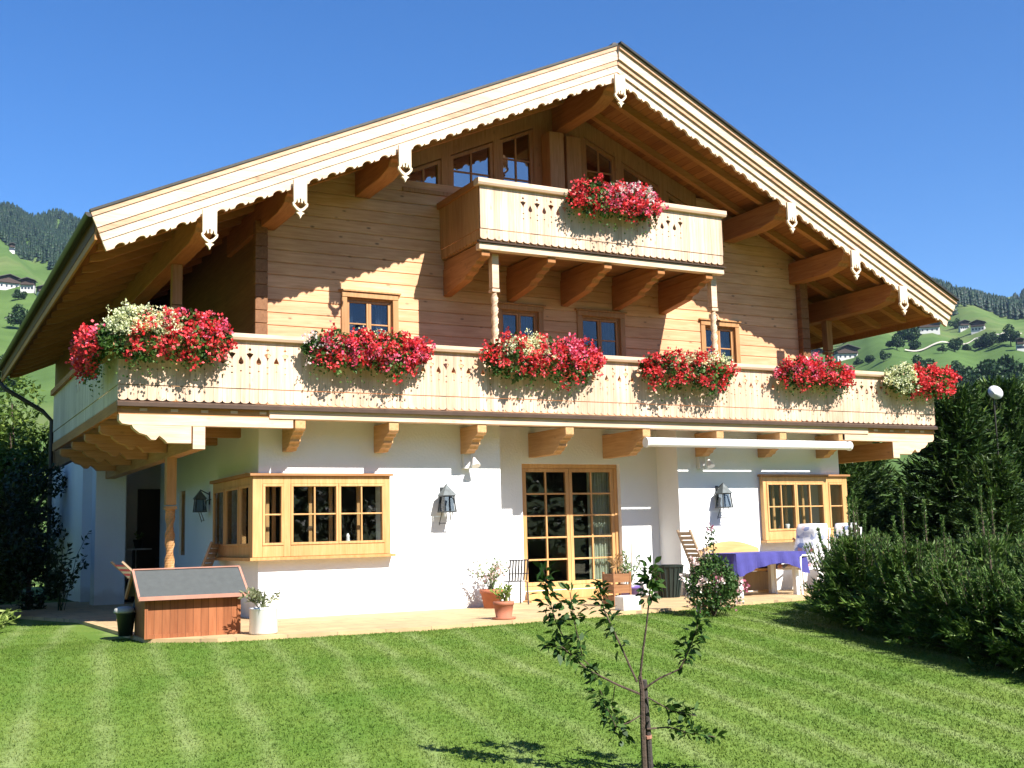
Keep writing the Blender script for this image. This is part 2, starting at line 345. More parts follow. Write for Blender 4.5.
def meadow_mat():
    m,n,l,b = newmat('alpine_meadow'); g = n.new('ShaderNodeNewGeometry')
    n1 = n.new('ShaderNodeTexNoise'); n1.inputs['Scale'].default_value = .006; n1.inputs['Detail'].default_value = 6; l.new(g.outputs['Position'], n1.inputs['Vector'])
    n2 = n.new('ShaderNodeTexNoise'); n2.inputs['Scale'].default_value = .05; n2.inputs['Detail'].default_value = 5; l.new(g.outputs['Position'], n2.inputs['Vector'])
    r = ramp(n,[(.32,(.065,.115,.03)),(.5,(.085,.14,.036)),(.68,(.14,.16,.06))]); l.new(n1.outputs[0], r.inputs[0])
    r_ = ramp(n,[(.3,(.82,.85,.8)),(.7,(1.12,1.1,1.1))]); l.new(n2.outputs[0], r_.inputs[0])
    l.new(mixc(n,l,'MULTIPLY',1.0,r.outputs[0],r_.outputs[0]), b.inputs['Base Color']); b.inputs['Roughness'].default_value = .9; b.inputs['Specular IOR Level'].default_value = .1
    return m
M_meadow = meadow_mat()
def terrace_mat():
    m,n,l,b = newmat('terrace_stone'); tc = n.new('ShaderNodeTexCoord')
    br = n.new('ShaderNodeTexBrick'); br.inputs['Scale'].default_value = 1; br.inputs['Brick Width'].default_value = .62; br.inputs['Row Height'].default_value = .42; br.inputs['Mortar Size'].default_value = .008
    br.inputs['Color1'].default_value = (.50,.355,.18,1); br.inputs['Color2'].default_value = (.44,.315,.165,1); br.inputs['Mortar'].default_value = (.30,.21,.12,1)
    l.new(tc.outputs['Object'], br.inputs['Vector'])
    nz = n.new('ShaderNodeTexNoise'); nz.inputs['Scale'].default_value = 2.5; nz.inputs['Detail'].default_value = 7; l.new(tc.outputs['Object'], nz.inputs['Vector'])
    r = ramp(n,[(.3,(.82,.8,.78)),(.7,(1.1,1.08,1.05))]); l.new(nz.outputs[0], r.inputs[0])
    l.new(mixc(n,l,'MULTIPLY',1.0,br.outputs[0],r.outputs[0]), b.inputs['Base Color']); b.inputs['Roughness'].default_value = .8; return m
M_terrace = terrace_mat()

# ------------------------------------------------------------------ terrain
def ground_z(x, y):
    return -.03 - .68*np.clip((13.8-np.asarray(y,float))/8.8, 0, 1)
# lawn disc
na, nr = 96, 60
rr = np.concatenate([[0.01], np.linspace(.6, 34, nr)]); th = np.linspace(0, 2*np.pi, na, endpoint=False)
V = np.array([(7+r*math.cos(t), 12+r*math.sin(t), 0) for r in rr for t in th]); V[:,2] = ground_z(V[:,0],V[:,1])
F = [(i*na+k, i*na+(k+1)%na, (i+1)*na+(k+1)%na, (i+1)*na+k) for i in range(len(rr)-1) for k in range(na)]
tag(np_mesh('lawn', V, F, M_lawn, smooth=True), kind='structure', label='mown green lawn with pale stripes sloping down from the terrace')
# hills
AZ = [-180,-120,-60,-20,0,4,8,14,25,40,46,49,52.5,58,75,110,150,180]; ET = [7,8,11,14,15.3,15.0,14.4,12,10,9.6,10.8,10.8,10.0,9.4,8.5,8,7,7]
RT = [30,60,150,300,450,700,1000,1500,1900,2600]; ST = [-.03,.05,.30,.48,.62,.81,.925,1.0,.97,.8]
def hill_z(az, r):
    e = np.interp(az, AZ, ET)*np.interp(r, RT, ST)
    n = 1+.03*np.sin(az*.9+r*.006)+.02*np.sin(az*2.3+1+r*.011)
    return 1.15 + r*np.tan(np.radians(e*n)) - 1.2*np.clip((90-r)/60,0,1)
azs = np.concatenate([np.arange(-180,-12,6), np.arange(-12,72,.6), np.arange(72,180,6)]); rs = np.concatenate([np.linspace(30,150,9)[:-1], np.geomspace(150,2600,64)])
A, RR = np.meshgrid(np.radians(azs), rs); Z = hill_z(np.degrees(A), RR)
V = np.stack([RR*np.sin(A), RR*np.cos(A), Z], -1).reshape(-1,3); K = len(azs)
F = [(i*K+k, i*K+(k+1)%K, (i+1)*K+(k+1)%K, (i+1)*K+k) for i in range(len(rs)-1) for k in range(K)]
V[:,0] += 3.3*np.clip((60-RR.ravel())/30,0,1); V[:,1] += 5.6*np.clip((60-RR.ravel())/30,0,1)
tag(np_mesh('hillside', V, F, M_meadow, smooth=True), kind='structure', label='green alpine meadow hillside rising behind the chalet')
def hill_pt(az, r, dz=0):
    a = math.radians(az); return (r*math.sin(a), r*math.cos(a), float(hill_z(az, r))+dz)
def hill_px(px, py):                     # where the view ray through a photo point meets the hillside
    d = ray(px, py); az = math.degrees(math.atan2(d.x, d.y)); el = d.z/math.hypot(d.x,d.y)
    for r in np.arange(120, 1700, 4):
        if float(hill_z(az,r)) > CAMZ + r*el: return az, float(r)
    return az, 1500.
# farm track on the right hill
tk = MB(); pts = [hill_px(x,y) for x,y in ((905,352),(925,351),(950,345),(975,341),(1000,337),(1022,335))]
for (a0,q0),(a1,q1) in zip(pts[:-1],pts[1:]):
    for k in range(10):
        u,v=k/10,(k+1)/10; A0=a0+(a1-a0)*u; A1=a0+(a1-a0)*v; Q0=q0+(q1-q0)*u; Q1=q0+(q1-q0)*v
        tk.add([hill_pt(A0,Q0,.9),hill_pt(A1,Q1,.9),hill_pt(A1,Q1+6,1.1),hill_pt(A0,Q0+6,1.1)],[(0,1,2,3)])
tag(tk.build('track', plain('gravel_track',(.42,.38,.30),.9)), kind='structure')

# forest (a mass of conifers)
def conifer_np(n=6, tiers=4):
    V=[];F=[]
    for t in range(tiers):
        zb = .08+.23*t; zt = min(1., zb+.42); r = .17*(1-t/(tiers+.4))+.02; b=len(V)
        for k in range(n):
            a=2*np.pi*(k+.5*(t%2))/n; rr_=r*(1 if k%2 else .72); V.append((rr_*np.cos(a), rr_*np.sin(a), zb+(.03 if k%2 else 0)))
        V.append((0,0,zt)); F += [(b+k, b+(k+1)%n, b+n) for k in range(n)]
    return np.array(V), np.array(F)
def forest(name, label, azr, fmin, rmax, n, hh):
    cv, cf = conifer_np(); az = RNG.uniform(*azr, n*3); r = np.sqrt(RNG.uniform(850**2, rmax**2, n*3))
    keep = r > fmin(az)+RNG.normal(0,14,n*3); az=az[keep][:n]; r=r[keep][:n]; n=len(az)
    h = RNG.uniform(.6,1.1,n)*hh; sc = h*RNG.uniform(.85,1.35,n); a=np.radians(az)
    P = np.stack([r*np.sin(a), r*np.cos(a), hill_z(az,r)-.5],-1); ph = RNG.uniform(0,6.28,n)
    X = cv[None,:,0]*np.cos(ph)[:,None]-cv[None,:,1]*np.sin(ph)[:,None]; Y = cv[None,:,0]*np.sin(ph)[:,None]+cv[None,:,1]*np.cos(ph)[:,None]
    V = np.stack([X*sc[:,None], Y*sc[:,None], np.broadcast_to(cv[None,:,2],X.shape)*h[:,None]],-1)+P[:,None,:]
    F = cf[None]+ (np.arange(n)*len(cv))[:,None,None]
    tag(np_mesh(name, V.reshape(-1,3), F.reshape(-1,3), L_forest), label, 'forest', kind='stuff')
forest('spruce_forest', 'dark spruce forest along the left mountain ridge', (-6,16), lambda a: np.interp(a,[0,5.5,6.8,8,14],[985,985,860,850,900]), 1560, 9000, 12)
forest('spruce_forest', 'dark spruce forest along the right mountain ridge', (38,64), lambda a: np.interp(a,[38,47,48.6,50,51.2,52.4,60],[850,880,900,985,1010,930,920]), 1560, 13000, 13)

# meadow trees
def meadow_tree(name, label, group, h=9, seed=1):
    t = thing(name, label, 'tree', group=group); rng = np.random.default_rng(seed)
    MB().tube([(0,0,-.6),(0,0,h*.35)],[h*.035,h*.02],6).build('trunk', M_bark, t)
    cs = rng.normal(size=(9,3))*np.array([.16,.16,.15])*h + np.array([0,0,h*.55]); rad = rng.uniform(.15,.26,9)*h
    P=[]
    for c,r_ in zip(cs,rad):
        u = rng.normal(size=(190,3)); u/=np.linalg.norm(u,axis=1)[:,None]; P.append(c+u*r_*rng.uniform(.75,1.05,(190,1)))
    V,F = leaf_arr(np.concatenate(P), h*.11, h*.085); np_mesh('crown', V, F, L_meadow, t); return t
mt0 = meadow_tree('meadow_tree','lone round tree casting a shadow on the left meadow, lowest clear one beside the eave','trees on the meadows',8.5,3)
mt1 = meadow_tree('meadow_tree','dark tree pair member, upper one on the left meadow','trees on the meadows',9,5)
def put_tree(src, px, py, h, label, first=False):
    az, r = hill_px(px, py); o = src if first else dup(src, (0,0,0), 0, 1, label); o['label'] = label
    s = h/1152*(r*1.02)/8.5; o.location = hill_pt(az, r, -.2); o.scale = (s*1.05,s*1.05,s); o.rotation_euler = (0,0,random.uniform(0,6))
put_tree(mt0, 33,352,19,'small round tree on the left meadow, leftmost of three', True)
put_tree(mt1, 109,338,20,'small round tree below the farm track on the left meadow, nearest the forest tongue', True)
TL = [(mt1,50,436-78,1,''),]
for src,px,py,h,lab in [(mt0,78,352+7,1,'')][:0]: pass
for src,px,py,h,lab in ((mt1,29,337,17,'round tree on the left meadow, highest of the small trees beneath the white farmhouse'),
    (mt0,18,297+4,10,'tiny tree just below the white farmhouse on the left hill'),
    (mt0,12,317+50,15,'lower of two small round trees on the left meadow near the eave'),
    (mt1,19,299+60,13,'upper of two small round trees on the left meadow near the eave'),
    (mt0,20,330,22,'large rounded dark tree on the left meadow touching the eave edge'),
    (mt1,47,300,16,'tree in the hedge row beside the eave on the left hill, upper one'),
    (mt0,44,318,18,'tree in the hedge row beside the eave on the left hill, lower one'),
    (mt1,6,392,26,'dark wooded clump low on the left hill at the photo edge'),
    (mt0,620/1.0+300,440-66,17,'small round tree standing alone on the right meadow above the red flowers'),
    (mt1,1003,397,40,'tall dark tree group member low on the right hill, right one'),
    (mt0,991,398,32,'tall dark tree group member low on the right hill, left one'),
    (mt0,957,384,20,'dark tree low on the right hill behind the conifer tops, left one'),
    (mt1,967,386,19,'dark tree low on the right hill behind the conifer tops, right one'),
    (mt0,1011,346,18,'tall tree beside the farm track at the right photo edge'),
    (mt1,989,347,15,'tree in the middle of the right hedge row beside the track'),
    (mt0,979,350,10,'low tree right of centre in the right hedge row'),
    (mt1,955,352,14,'round tree at the left part of the right hedge row'),
    (mt0,943,353,7,'low bush at the left end of the right hedge row'),
    (mt1,967,352,8,'low bush in the right hedge row between two taller trees'),
    (mt0,998,345,8,'low bush in the right hedge row left of the tall edge tree'),
    (mt1,909,343,20,'dark tree beneath the right eave above the lower meadow'),
    (mt0,897,350,14,'round bush left of the dark tree beneath the right eave'),
    (mt1,915,351,11,'round bush right of the dark tree beneath the right eave'),
    (mt0,884,362,10,'bush right of the brown chalet on the right hill'),
    (mt1,870,364,9,'low bush in front of the brown chalet on the right hill'),
    (mt0,858,366,8,'low bush below the brown chalet near the balcony flowers'),
    (mt1,846,344,11,'tree touching the left side of the brown chalet roof'),
    (mt0,957,330,10,'tree between the two farmhouses on the right hill')):
    put_tree(src,px,py,h,lab)

# farmhouses on the hills
M_farwall = plain('farm_plaster',(.50,.48,.45),.9); M_farlog = plain('farm_logs',(.06,.04,.03),.9); M_farroof = plain('farm_roof',(.075,.065,.06),.9); M_farwin = plain('farm_window',(.03,.035,.045),.3)
def farmhouse(label, px, py, wpx, rot, floors=1, name='farmhouse'):
    az, r = hill_px(px, py); W_ = wpx/1152*r*.92; D_ = W_*.7; t = thing(name, label, 'house', hill_pt(az,r,.6), -math.radians(az)+rot, 'farmhouses on the hills')
    h1 = 2.8; h2 = h1+2.4*floors
    MB().box(-W_/2,W_/2,0,D_,-2,h1).build('wall', M_farwall, t)
    a = MB().box(-W_/2,W_/2,.02,D_-.02,h1,h2); a.prism([(-W_/2,h2),(W_/2,h2),(0,h2+W_*.17)],'y',.02,D_-.02); a.build('log_storey', M_farlog, t)
    rf = MB()
    for s in (-1,1):
        e=W_*.62*s; rf.prism([(0,h2+W_*.21),(e,h2-W_*.0),(e,h2-W_*.0+.3),(0,h2+W_*.21+.3)],'y',-1.5,D_+1)
    rf.build('roof', M_farroof, t)
    MB().box(-W_*.5,W_*.5,-1.1,.0,h1+.1,h1+1.0).build('balcony', M_farlog, t)
    for i in range(4):
        x=-W_*.36+i*W_*.24; MB().box(x-.5,x+.5,-.06,.0,.7,1.9).build('window', M_farwin, t)
    return t
farmhouse('white walled farmhouse on the left hill with a long dark roof', 9, 290, 20, .25)
farmhouse('small white house right of the long roofed farmhouse on the left hill', 27, 292, 13, -.2)
farmhouse('tiny pale hut at the forest edge of the left hill', 12, 252, 5, .1, name='hut')
farmhouse('small pale hut beside trees on the left meadow, right of the farmhouses', 42, 299, 8, .3, name='hut')
farmhouse('brown chalet with white ground floor framed beneath the right eave', 848, 360, 22, .35)
farmhouse('long grey farm building beneath the right eave beside the upper post', 806, 362, 34, .1)
farmhouse('dark roofed farmhouse just below the tip of the right eave', 930, 333, 20, .2)
farmhouse('white walled house to the right of the dark roofed farmhouse on the right hill', 978, 332, 13, -.1)
farmhouse('small dark barn between trees on the right hill above the hedge row', 965, 331, 9, .3, name='barn')
farmhouse('dark hut at the right photo edge on the meadow', 1021, 351, 7, .2, name='hut')

# ------------------------------------------------------------------ terrace
TZ = .02
tr = MB().prism([(2.62,19.5),(2.76,14.75),(3.5,14.14),(6.0,13.88),(7.4,14.0),(9.7,14.28),(13,14.75),(19.5,15.6),(19.5,17.3),(16.6,18.5),(16.6,26),(1.9,26),(1.95,21.5)],'z',-.4,TZ)
tag(tr.build('terrace', M_terrace), kind='structure', label='sandy paved terrace along the house wall')

# ------------------------------------------------------------------ the chalet
XC = 10.52; HO = (XC,17,0); EXT = (0,0,0)
chalet = thing('chalet','large alpine chalet with white ground floor, timber storey and balconies under a broad gable','house',HO)
def hb(mb, name, mat, parent=None, **k): return mb.build(name, mat, parent or chalet, off=HO, **k)
def wall_y(mb, x0,x1,z0,z1,y0,y1,holes):
    """wall in the XZ plane with rectangular holes, as boxes"""
    xs = sorted({x0,x1,*[h[0] for h in holes],*[h[1] for h in holes]}); 
    for a,b in zip(xs[:-1],xs[1:]):
        cuts = sorted((h[2],h[3]) for h in holes if h[0] <= a+1e-6 and h[1] >= b-1e-6); z = z0
        for c0,c1 in cuts:
            if c0 > z: mb.box(a,b,y0,y1,z,c0)
            z = c1
        if z < z1: mb.box(a,b,y0,y1,z,z1)
YW, YR, YL, YB, YG = 17.0, 17.65, 17.5, 16.3, 15.95
BL = (4.68,6.86,.93,2.13); BR = (14.36,16.47,.95,2.14); DR = (9.64,11.68,.20,2.40)
g = MB()
wall_y(g, 4.8,8.88,0,3.04,YW,YW+.3,[(4.8,6.78,1.0,2.08)])
g.box(8.58,8.88,YW+.3,YR+.3,0,3.04)
wall_y(g, 8.88,12.5,0,3.04,YR,YR+.3,[DR])
g.box(12.5,12.8,YW+.3,YR+.3,0,3.04)
wall_y(g, 12.5,16.4,0,3.04,YW,YW+.3,[(14.44,16.4,1.02,2.09)])
def wall_x(mb,y0,y1,z0,z1,x0,x1,holes):
    t = MB(); wall_y(t,y0,y1,z0,z1,x0,x1,holes); b=len(mb.v)
    mb.v += [(v[1],v[0],v[2]) for v in t.v]; mb.f += [tuple(i+b for i in f[::-1]) for f in t.f]
wall_x(g, YW+.3,23.9,0,3.04,4.8,5.1,[(YW+.3,19.25,1.0,2.08),(21.9,22.4,.95,2.15)])
wall_x(g, YW+.3,31,0,3.04,16.1,16.4,[(YW+.3,17.6,1.02,2.09)])
g.box(4.8,6.2,23.9,24.2,0,3.04)
g.box(3.5,4.07,23.85,24.35,0,3.04)              # porch pier
g.box(3.78,6.2,25.7,26,0,3.04)                 # porch back wall
g.box(3.78,4.0,24.35,25.7,0,3.04)
g.box(3.5,16.1,30.7,31,0,3.04); g.box(3.5,3.8,26,30.7,0,3.04)
g.box(3.49,3.78,25.6,26,0,3.04)
hb(g,'ground_floor_wall',M_plaster)
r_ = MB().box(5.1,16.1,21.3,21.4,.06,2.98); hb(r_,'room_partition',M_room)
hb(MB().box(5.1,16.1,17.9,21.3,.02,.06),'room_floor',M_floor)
# sill slab under the terrace door
hb(MB().box(9.66,11.66,YR-.10,YR+.16,.055,.195).box(9.60,11.72,YR-.30,YR-.001,0,.05),'door_step',M_frame)

# windows ---------------------------------------------------------------
def window_y(name, x0,x1,z0,z1,y, fr, sashes, rows, cols, mat, glass, fw_=.07, sw=.045, depth=.08, mun=.025, sill=True, label=None):
    """frame at outer face y; sashes list of (x0,x1) inside"""
    f = MB(); f.box(x0,x1,y,y+depth,z1-fw_,z1); f.box(x0,x1,y,y+depth,z0,z0+fw_)
    f.box(x0,x0+fw_,y,y+depth,z0+fw_,z1-fw_); f.box(x1-fw_,x1,y,y+depth,z0+fw_,z1-fw_)
    wd = hb(f,name,mat,bevel=.006)
    if label: wd['label'] = label
    p = MB(); s = MB()
    for (a,b) in sashes:
        zz0, zz1 = z0+fw_+.004, z1-fw_-.004; ya, yb = y+.014, y+depth-.004
        s.box(a,b,ya,yb,zz1-sw,zz1); s.box(a,b,ya,yb,zz0,zz0+sw); s.box(a,a+sw,ya,yb,zz0+sw,zz1-sw); s.box(b-sw,b,ya,yb,zz0+sw,zz1-sw)
        for c in range(1,cols):
            x = a+sw+(b-a-2*sw)*c/cols; s.box(x-mun/2,x+mun/2,ya+.01,yb-.01,zz0+sw,zz1-sw)
        for k in range(1,rows):
            z = zz0+sw+(zz1-zz0-2*sw)*k/rows
            for c in range(cols):
                xa = a+sw+(b-a-2*sw)*c/cols+(mun/2 if c else 0); xb = a+sw+(b-a-2*sw)*(c+1)/cols-(mun/2 if c<cols-1 else 0)
                s.box(xa,xb,ya+.012,yb-.012,z-mun/2,z+mun/2)
        p.box(a+sw-.004,b-sw+.004,y+depth*.5,y+depth*.5+.006,zz0+sw-.004,zz1-sw+.004)
    s.build('sash',mat,wd,off=HO,bevel=.004); p.build('pane',glass,wd,off=HO)
    return wd
# terrace door: two leaves of 2 x 5 panes
window_y('terrace_door',DR[0],DR[1],DR[2],DR[3],YR+.10,.07,[(9.715,10.655),(10.66,11.605)],5,2,M_frame,M_glass,fw_=.07,sw=.065,depth=.09,mun=.03)
cu = MB(); n_=60
for i in range(n_+1):
    t=i/n_; x=11.14+.46*t; y=YR+.28+.03*math.sin(t*50)+.01*math.sin(t*23); cu.v += [(x,y,.1),(x,y,2.35)]
cu.f = [(2*i,2*i+2,2*i+3,2*i+1) for i in range(n_)]; hb(cu,'curtain',M_curtain,smooth=True)
# bays
def bay(x0,x1,z0,z1,yf_,narrow,sash,side,yb):
    """front frame slab with window openings + side face; ledges above and below"""
    f = MB(); hz0, hz1 = z0+.17, z1-.12
    holes = [(narrow[0],narrow[1],hz0,hz1),(sash[0],sash[1],hz0,hz1)]
    wall_y(f,x0,x1,z0,z1,yf_,yf_+.1,holes)
    t = MB(); L = yb-yf_-.1; ya = yf_+.1
    hs = [(ya+.06,ya+.06+L*.24,hz0,hz1),(ya+.13+L*.24,ya+.13+L*.58,hz0,hz1),(ya+.20+L*.58,yb-.05,hz0,hz1)] if L > 1 else []
    xa, xb = (x0,x0+.1) if side < 0 else (x1-.1,x1)
    wall_x(f,ya,yb,z0,z1,xa,xb,hs)
    wd = hb(f,'bay_window',M_frame,bevel=.006)
    s = MB(); p = MB(); sw = .038; mun=.024
    for (a,b,c,d),cols in zip(holes,(1,4)):
        groups = [(a,b)] if cols==1 else [(a,(a+b)/2-.002),((a+b)/2+.002,b)]
        for ga,gb in groups:
            y0_,y1_ = yf_-.012, yf_+.075
            s.box(ga,gb,y0_,y1_,d-sw,d); s.box(ga,gb,y0_,y1_,c,c+sw); s.box(ga,ga+sw,y0_,y1_,c+sw,d-sw); s.box(gb-sw,gb,y0_,y1_,c+sw,d-sw)
            zm=(c+d)/2; s.box(ga+sw,gb-sw,y0_+.012,y1_-.02,zm-mun/2,zm+mun/2)
            if cols>1:
                xm=(ga+gb)/2; s.box(xm-mun/2,xm+mun/2,y0_+.01,y1_-.018,c+sw,zm-mun/2); s.box(xm-mun/2,xm+mun/2,y0_+.01,y1_-.018,zm+mun/2,d-sw)
            p.box(ga+sw-.003,gb-sw+.003,yf_+.03,yf_+.036,c+sw-.003,d-sw+.003)
    for (a,b,c,d) in hs:
        xs_ = (xa-.012,xa+.03) if side<0 else (xb-.03,xb+.012)
        wall_x(s,a,b,c,d,xs_[0],xs_[1],[(a+sw,b-sw,c+sw,d-sw)]); xm=xa+.012 if side<0 else xb-.012; p.box(xm-.003,xm+.003,a+sw-.003,b-sw+.003,c+sw-.003,d-sw+.003)
    s.build('sash',M_frame,wd,off=HO,bevel=.004); p.build('pane',M_glass,wd,off=HO)
    e=.05; cap = MB(); 
    xl = (x0-e if side<0 else x0-.02); xr = (x1+.04 if side<0 else x1+e)
    cap.prism([(yf_-e,z1+.002),(yf_-e,z1+.035),(yf_+.25,z1+.06),(yf_+.25,z1+.002)],'x',xl,xr)
    if L>1: cap.box(xl,xl+.35,yf_+.25,yb+.03,z1+.002,z1+.05)
    cap.build('cornice',wood('cornice_larch',(.42,.22,.09),(.32,.15,.06),'x',knots=.1),wd,off=HO)
    si = MB().prism([(yf_-.055,z0-.045),(yf_-.06,z0-.002),(yf_+.12,z0-.002),(yf_+.12,z0-.045)],'x',xl,xr+.02)
    if L>1: si.box(xl,xl+.3,yf_+.12,yb+.03,z0-.05,z0-.002)
    si.build('sill',M_frame,wd,off=HO)
    # inner casement bars seen through the glass, and window ornaments
    ib = MB()
    for (a,b,c,d) in holes:
        for x in ((a+.12,a+.22) if b-a<.5 else (a+.24*(b-a), a+.46*(b-a), a+.76*(b-a))): ib.box(x,x+.05,yf_+.24,yf_+.28,c-.02,d+.02)
    ib.build('inner_casement',M_frame,wd,off=HO)
    return wd
bay(*BL,YW-.12,(4.83,5.15),(5.26,6.76),-1,19.3)
bay(*BR,YW-.12,(15.98,16.36),(14.44,15.86),1,17.6)
# narrow side window + porch door, both dark
hb(MB().box(4.86,4.9,21.93,22.37,1.0,2.1),'side_window_pane',M_glass)
f=MB(); wall_x(f,21.9,22.4,.95,2.15,4.84,4.92,[(21.95,22.35,1.02,2.08)]); hb(f,'side_window',M_frameu)
hb(MB().box(4.62,5.6,25.64,25.695,.05,2.35),'porch_door',plain('dark_door',(.03,.022,.018),.5))

# upper log storey ---------------------------------------------------------
SL = .445; ZR = 9.33
def ztop(x): return ZR - SL*abs(x-XC)
def yf(x): return 15.5 + .0605*abs(x-XC)
LX0, LX1 = 4.98, 16.06
WIN = [(6.29,7.29),(9.13,10.07),(10.77,11.80),(13.55,14.48)]; WZ0, WZ1 = 4.22, 5.17
GW = [(7.50,8.14,7.06),(8.32,9.16,7.06),(9.30,9.98,7.06),(11.06,11.74,7.06),(11.88,12.72,7.06),(12.90,13.54,7.06)]
def gtop(x): return ztop(x)-.62
lw = MB(); rowh = .205; z = 3.1; yb = YL+.2
rows=[]
while z < 8.9:
    z1 = z+rowh
    # the lower log storey spans up to the gable glazing sill at 7.0; beside and above it the same logs run on
    def lim(zz): t = (ZR-.26-zz)/SL; return max(LX0,XC-t), min(LX1,XC+t)
    a0,b0 = lim(z); a1,b1 = lim(z1-.002)
    holes = []
    for (p,q) in WIN:
        if z1 > WZ0+.03 and z < WZ1-.03: holes.append((p+.03,q-.03))
    if z > 7.0: holes.append((7.45,13.6)) 
    segs=[]; x=a0
    for (p,q) in holes:
        if p > x: segs.append((x,p,x==a0,False))
        x = max(x,q)
    if x < b0: segs.append((x,b0,x==a0,True))
    c=.012
    for (p,q,le,re) in segs:
        p1 = a1 if le and p==a0 else p; q1 = b1 if re else q
        if q-p < .02 or q1-p1 < .02: continue
        vs=[(p,YL+.014,z),(q,YL+.014,z),(q1+(q-q1)*.9,YL,z+c),(p1+(p-p1)*.9,YL,z+c),(p1+(p-p1)*.1,YL,z1-c),(q1+(q-q1)*.1,YL,z1-c),(q1,YL+.014,z1-.001),(p1,YL+.014,z1-.001),
            (p,yb,z),(q,yb,z),(q1,yb,z1-.001),(p1,yb,z1-.001)]
        lw.add(vs,[(0,1,2,3),(3,2,5,4),(4,5,6,7),(9,8,11,10),(0,8,9,1),(7,6,10,11),(0,3,4,7,11,8),(1,9,10,6,5,2)])
    z = z1
hb(lw,'log_wall',M_log)
# side walls, back wall, corner log ends
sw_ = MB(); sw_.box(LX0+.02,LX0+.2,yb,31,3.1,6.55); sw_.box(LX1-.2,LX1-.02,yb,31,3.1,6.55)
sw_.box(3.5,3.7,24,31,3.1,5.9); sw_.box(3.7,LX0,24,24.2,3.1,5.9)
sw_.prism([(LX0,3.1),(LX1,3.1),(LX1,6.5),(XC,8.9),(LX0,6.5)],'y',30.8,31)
hb(sw_,'log_side_wall',M_logshade)
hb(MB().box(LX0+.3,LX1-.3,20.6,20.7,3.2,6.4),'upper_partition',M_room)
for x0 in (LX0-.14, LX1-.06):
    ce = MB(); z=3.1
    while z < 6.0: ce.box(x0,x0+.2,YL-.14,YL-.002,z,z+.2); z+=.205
    hb(ce,'corner_log_ends',M_logshade,bevel=.008)
# upper windows with flat casing
for (p,q) in WIN:
    wd = window_y('window',p+.07,q-.07,WZ0,WZ1-.07,YL+.03,.05,[(p+.122,(p+q)/2-.002),((p+q)/2+.002,q-.122)],2,1,M_frameu,M_glassu,fw_=.05,sw=.04,depth=.08)
    c = MB(); c.box(p,q,YL-.035,YL+.02,WZ1-.09,WZ1); c.box(p,p+.1,YL-.03,YL+.02,WZ0-.1,WZ1-.092); c.box(q-.1,q,YL-.03,YL+.02,WZ0-.1,WZ1-.092); c.box(p-.04,q+.04,YL-.06,YL+.02,WZ1+.002,WZ1+.035)
    c.build('casing',M_frameu,wd,off=HO,bevel=.006)
    k = MB(); n_=16
    for s0,s1 in (((p+.13),(p+.30)),((q-.30),(q-.13))):
        b=len(k.v)
        for i in range(n_+1):
            t=i/n_; k.v += [(s0+(s1-s0)*t,YL+.25+.02*math.sin(t*20),WZ0),(s0+(s1-s0)*t,YL+.25+.02*math.sin(t*20),WZ1)]
        k.f += [(b+2*i,b+2*i+2,b+2*i+3,b+2*i+1) for i in range(n_)]
    k.build('curtain',M_curtain,wd,off=HO)
# gable glazing: trapezoid windows following the roof
def gable_window(x0,x1,z0):
    t0, t1 = gtop(x0), gtop(x1); fwid=.06; y0,y1 = YL+.03,YL+.13
    f = MB()
    f.box(x0,x1,y0,y1,z0,z0+fwid)
    f.prism([(x0,z0+fwid),(x0+fwid,z0+fwid),(x0+fwid,gtop(x0+fwid)-fwid),(x0,t0-fwid)],'y',y0,y1)
    f.prism([(x1-fwid,z0+fwid),(x1,z0+fwid),(x1,t1-fwid),(x1-fwid,gtop(x1-fwid)-fwid)],'y',y0,y1)
    f.prism([(x0,t0-fwid),(x1,t1-fwid),(x1,t1),(x0,t0)],'y',y0,y1)
    wd = hb(f,'gable_window',M_frameu)
    xm=(x0+x1)/2; s=MB(); zt=min(t0,t1)-fwid
    s.prism([(xm-.015,z0+fwid),(xm+.015,z0+fwid),(xm+.015,gtop(xm+.015)-fwid-.003),(xm-.015,gtop(xm-.015)-fwid-.003)],'y',y0+.03,y1-.03)
    zz = z0+fwid+.36
    while zz < zt-.05: s.box(x0+fwid,xm-.015,y0+.032,y1-.032,zz,zz+.025); s.box(xm+.015,x1-fwid,y0+.032,y1-.032,zz,zz+.025); zz += .36
    s.build('muntin',M_frameu,wd,off=HO)
    MB().prism([(x0+fwid-.003,z0+fwid),(x1-fwid+.003,z0+fwid),(x1-fwid+.003,t1-fwid),(x0+fwid-.003,t0-fwid)],'y',y0+.05,y0+.056).build('pane',M_gglass,wd,off=HO)
for gw in GW: gable_window(*gw)
# timber between and around the gable windows
gt = MB(); edges=[7.45]+[e for g_ in GW for e in g_[:2]]+[13.6]
for a,b in zip(edges[0::2],edges[1::2]):
    gt.prism([(a,7.0),(b,7.0)]+([(b,gtop(b)+.02),(XC,gtop(XC)+.02),(a,gtop(a)+.02)] if a<XC<b else [(b,gtop(b)+.02),(a,gtop(a)+.02)]),'y',YL+.01,YL+.17)
gt.prism([(7.45,gtop(7.45)+.02),(XC,gtop(XC)+.02),(13.6,gtop(13.6)+.02),(13.6,ztop(13.6)-.28),(XC,ZR-.28),(7.45,ztop(7.45)-.28)],'y',YL+.012,YL+.168)
gt.box(7.4,13.65,YL-.03,YL+.005,6.99,7.06)
hb(gt,'gable_timber',M_post)
hb(MB().box(XC-.38,XC-.08,YL-.3,YL,7.08,8.36),'king_post',M_post,bevel=.01)
hb(MB().box(XC+.08,XC+.40,YL-.12,YL+.0,7.08,8.4),'king_post',M_post,bevel=.01)
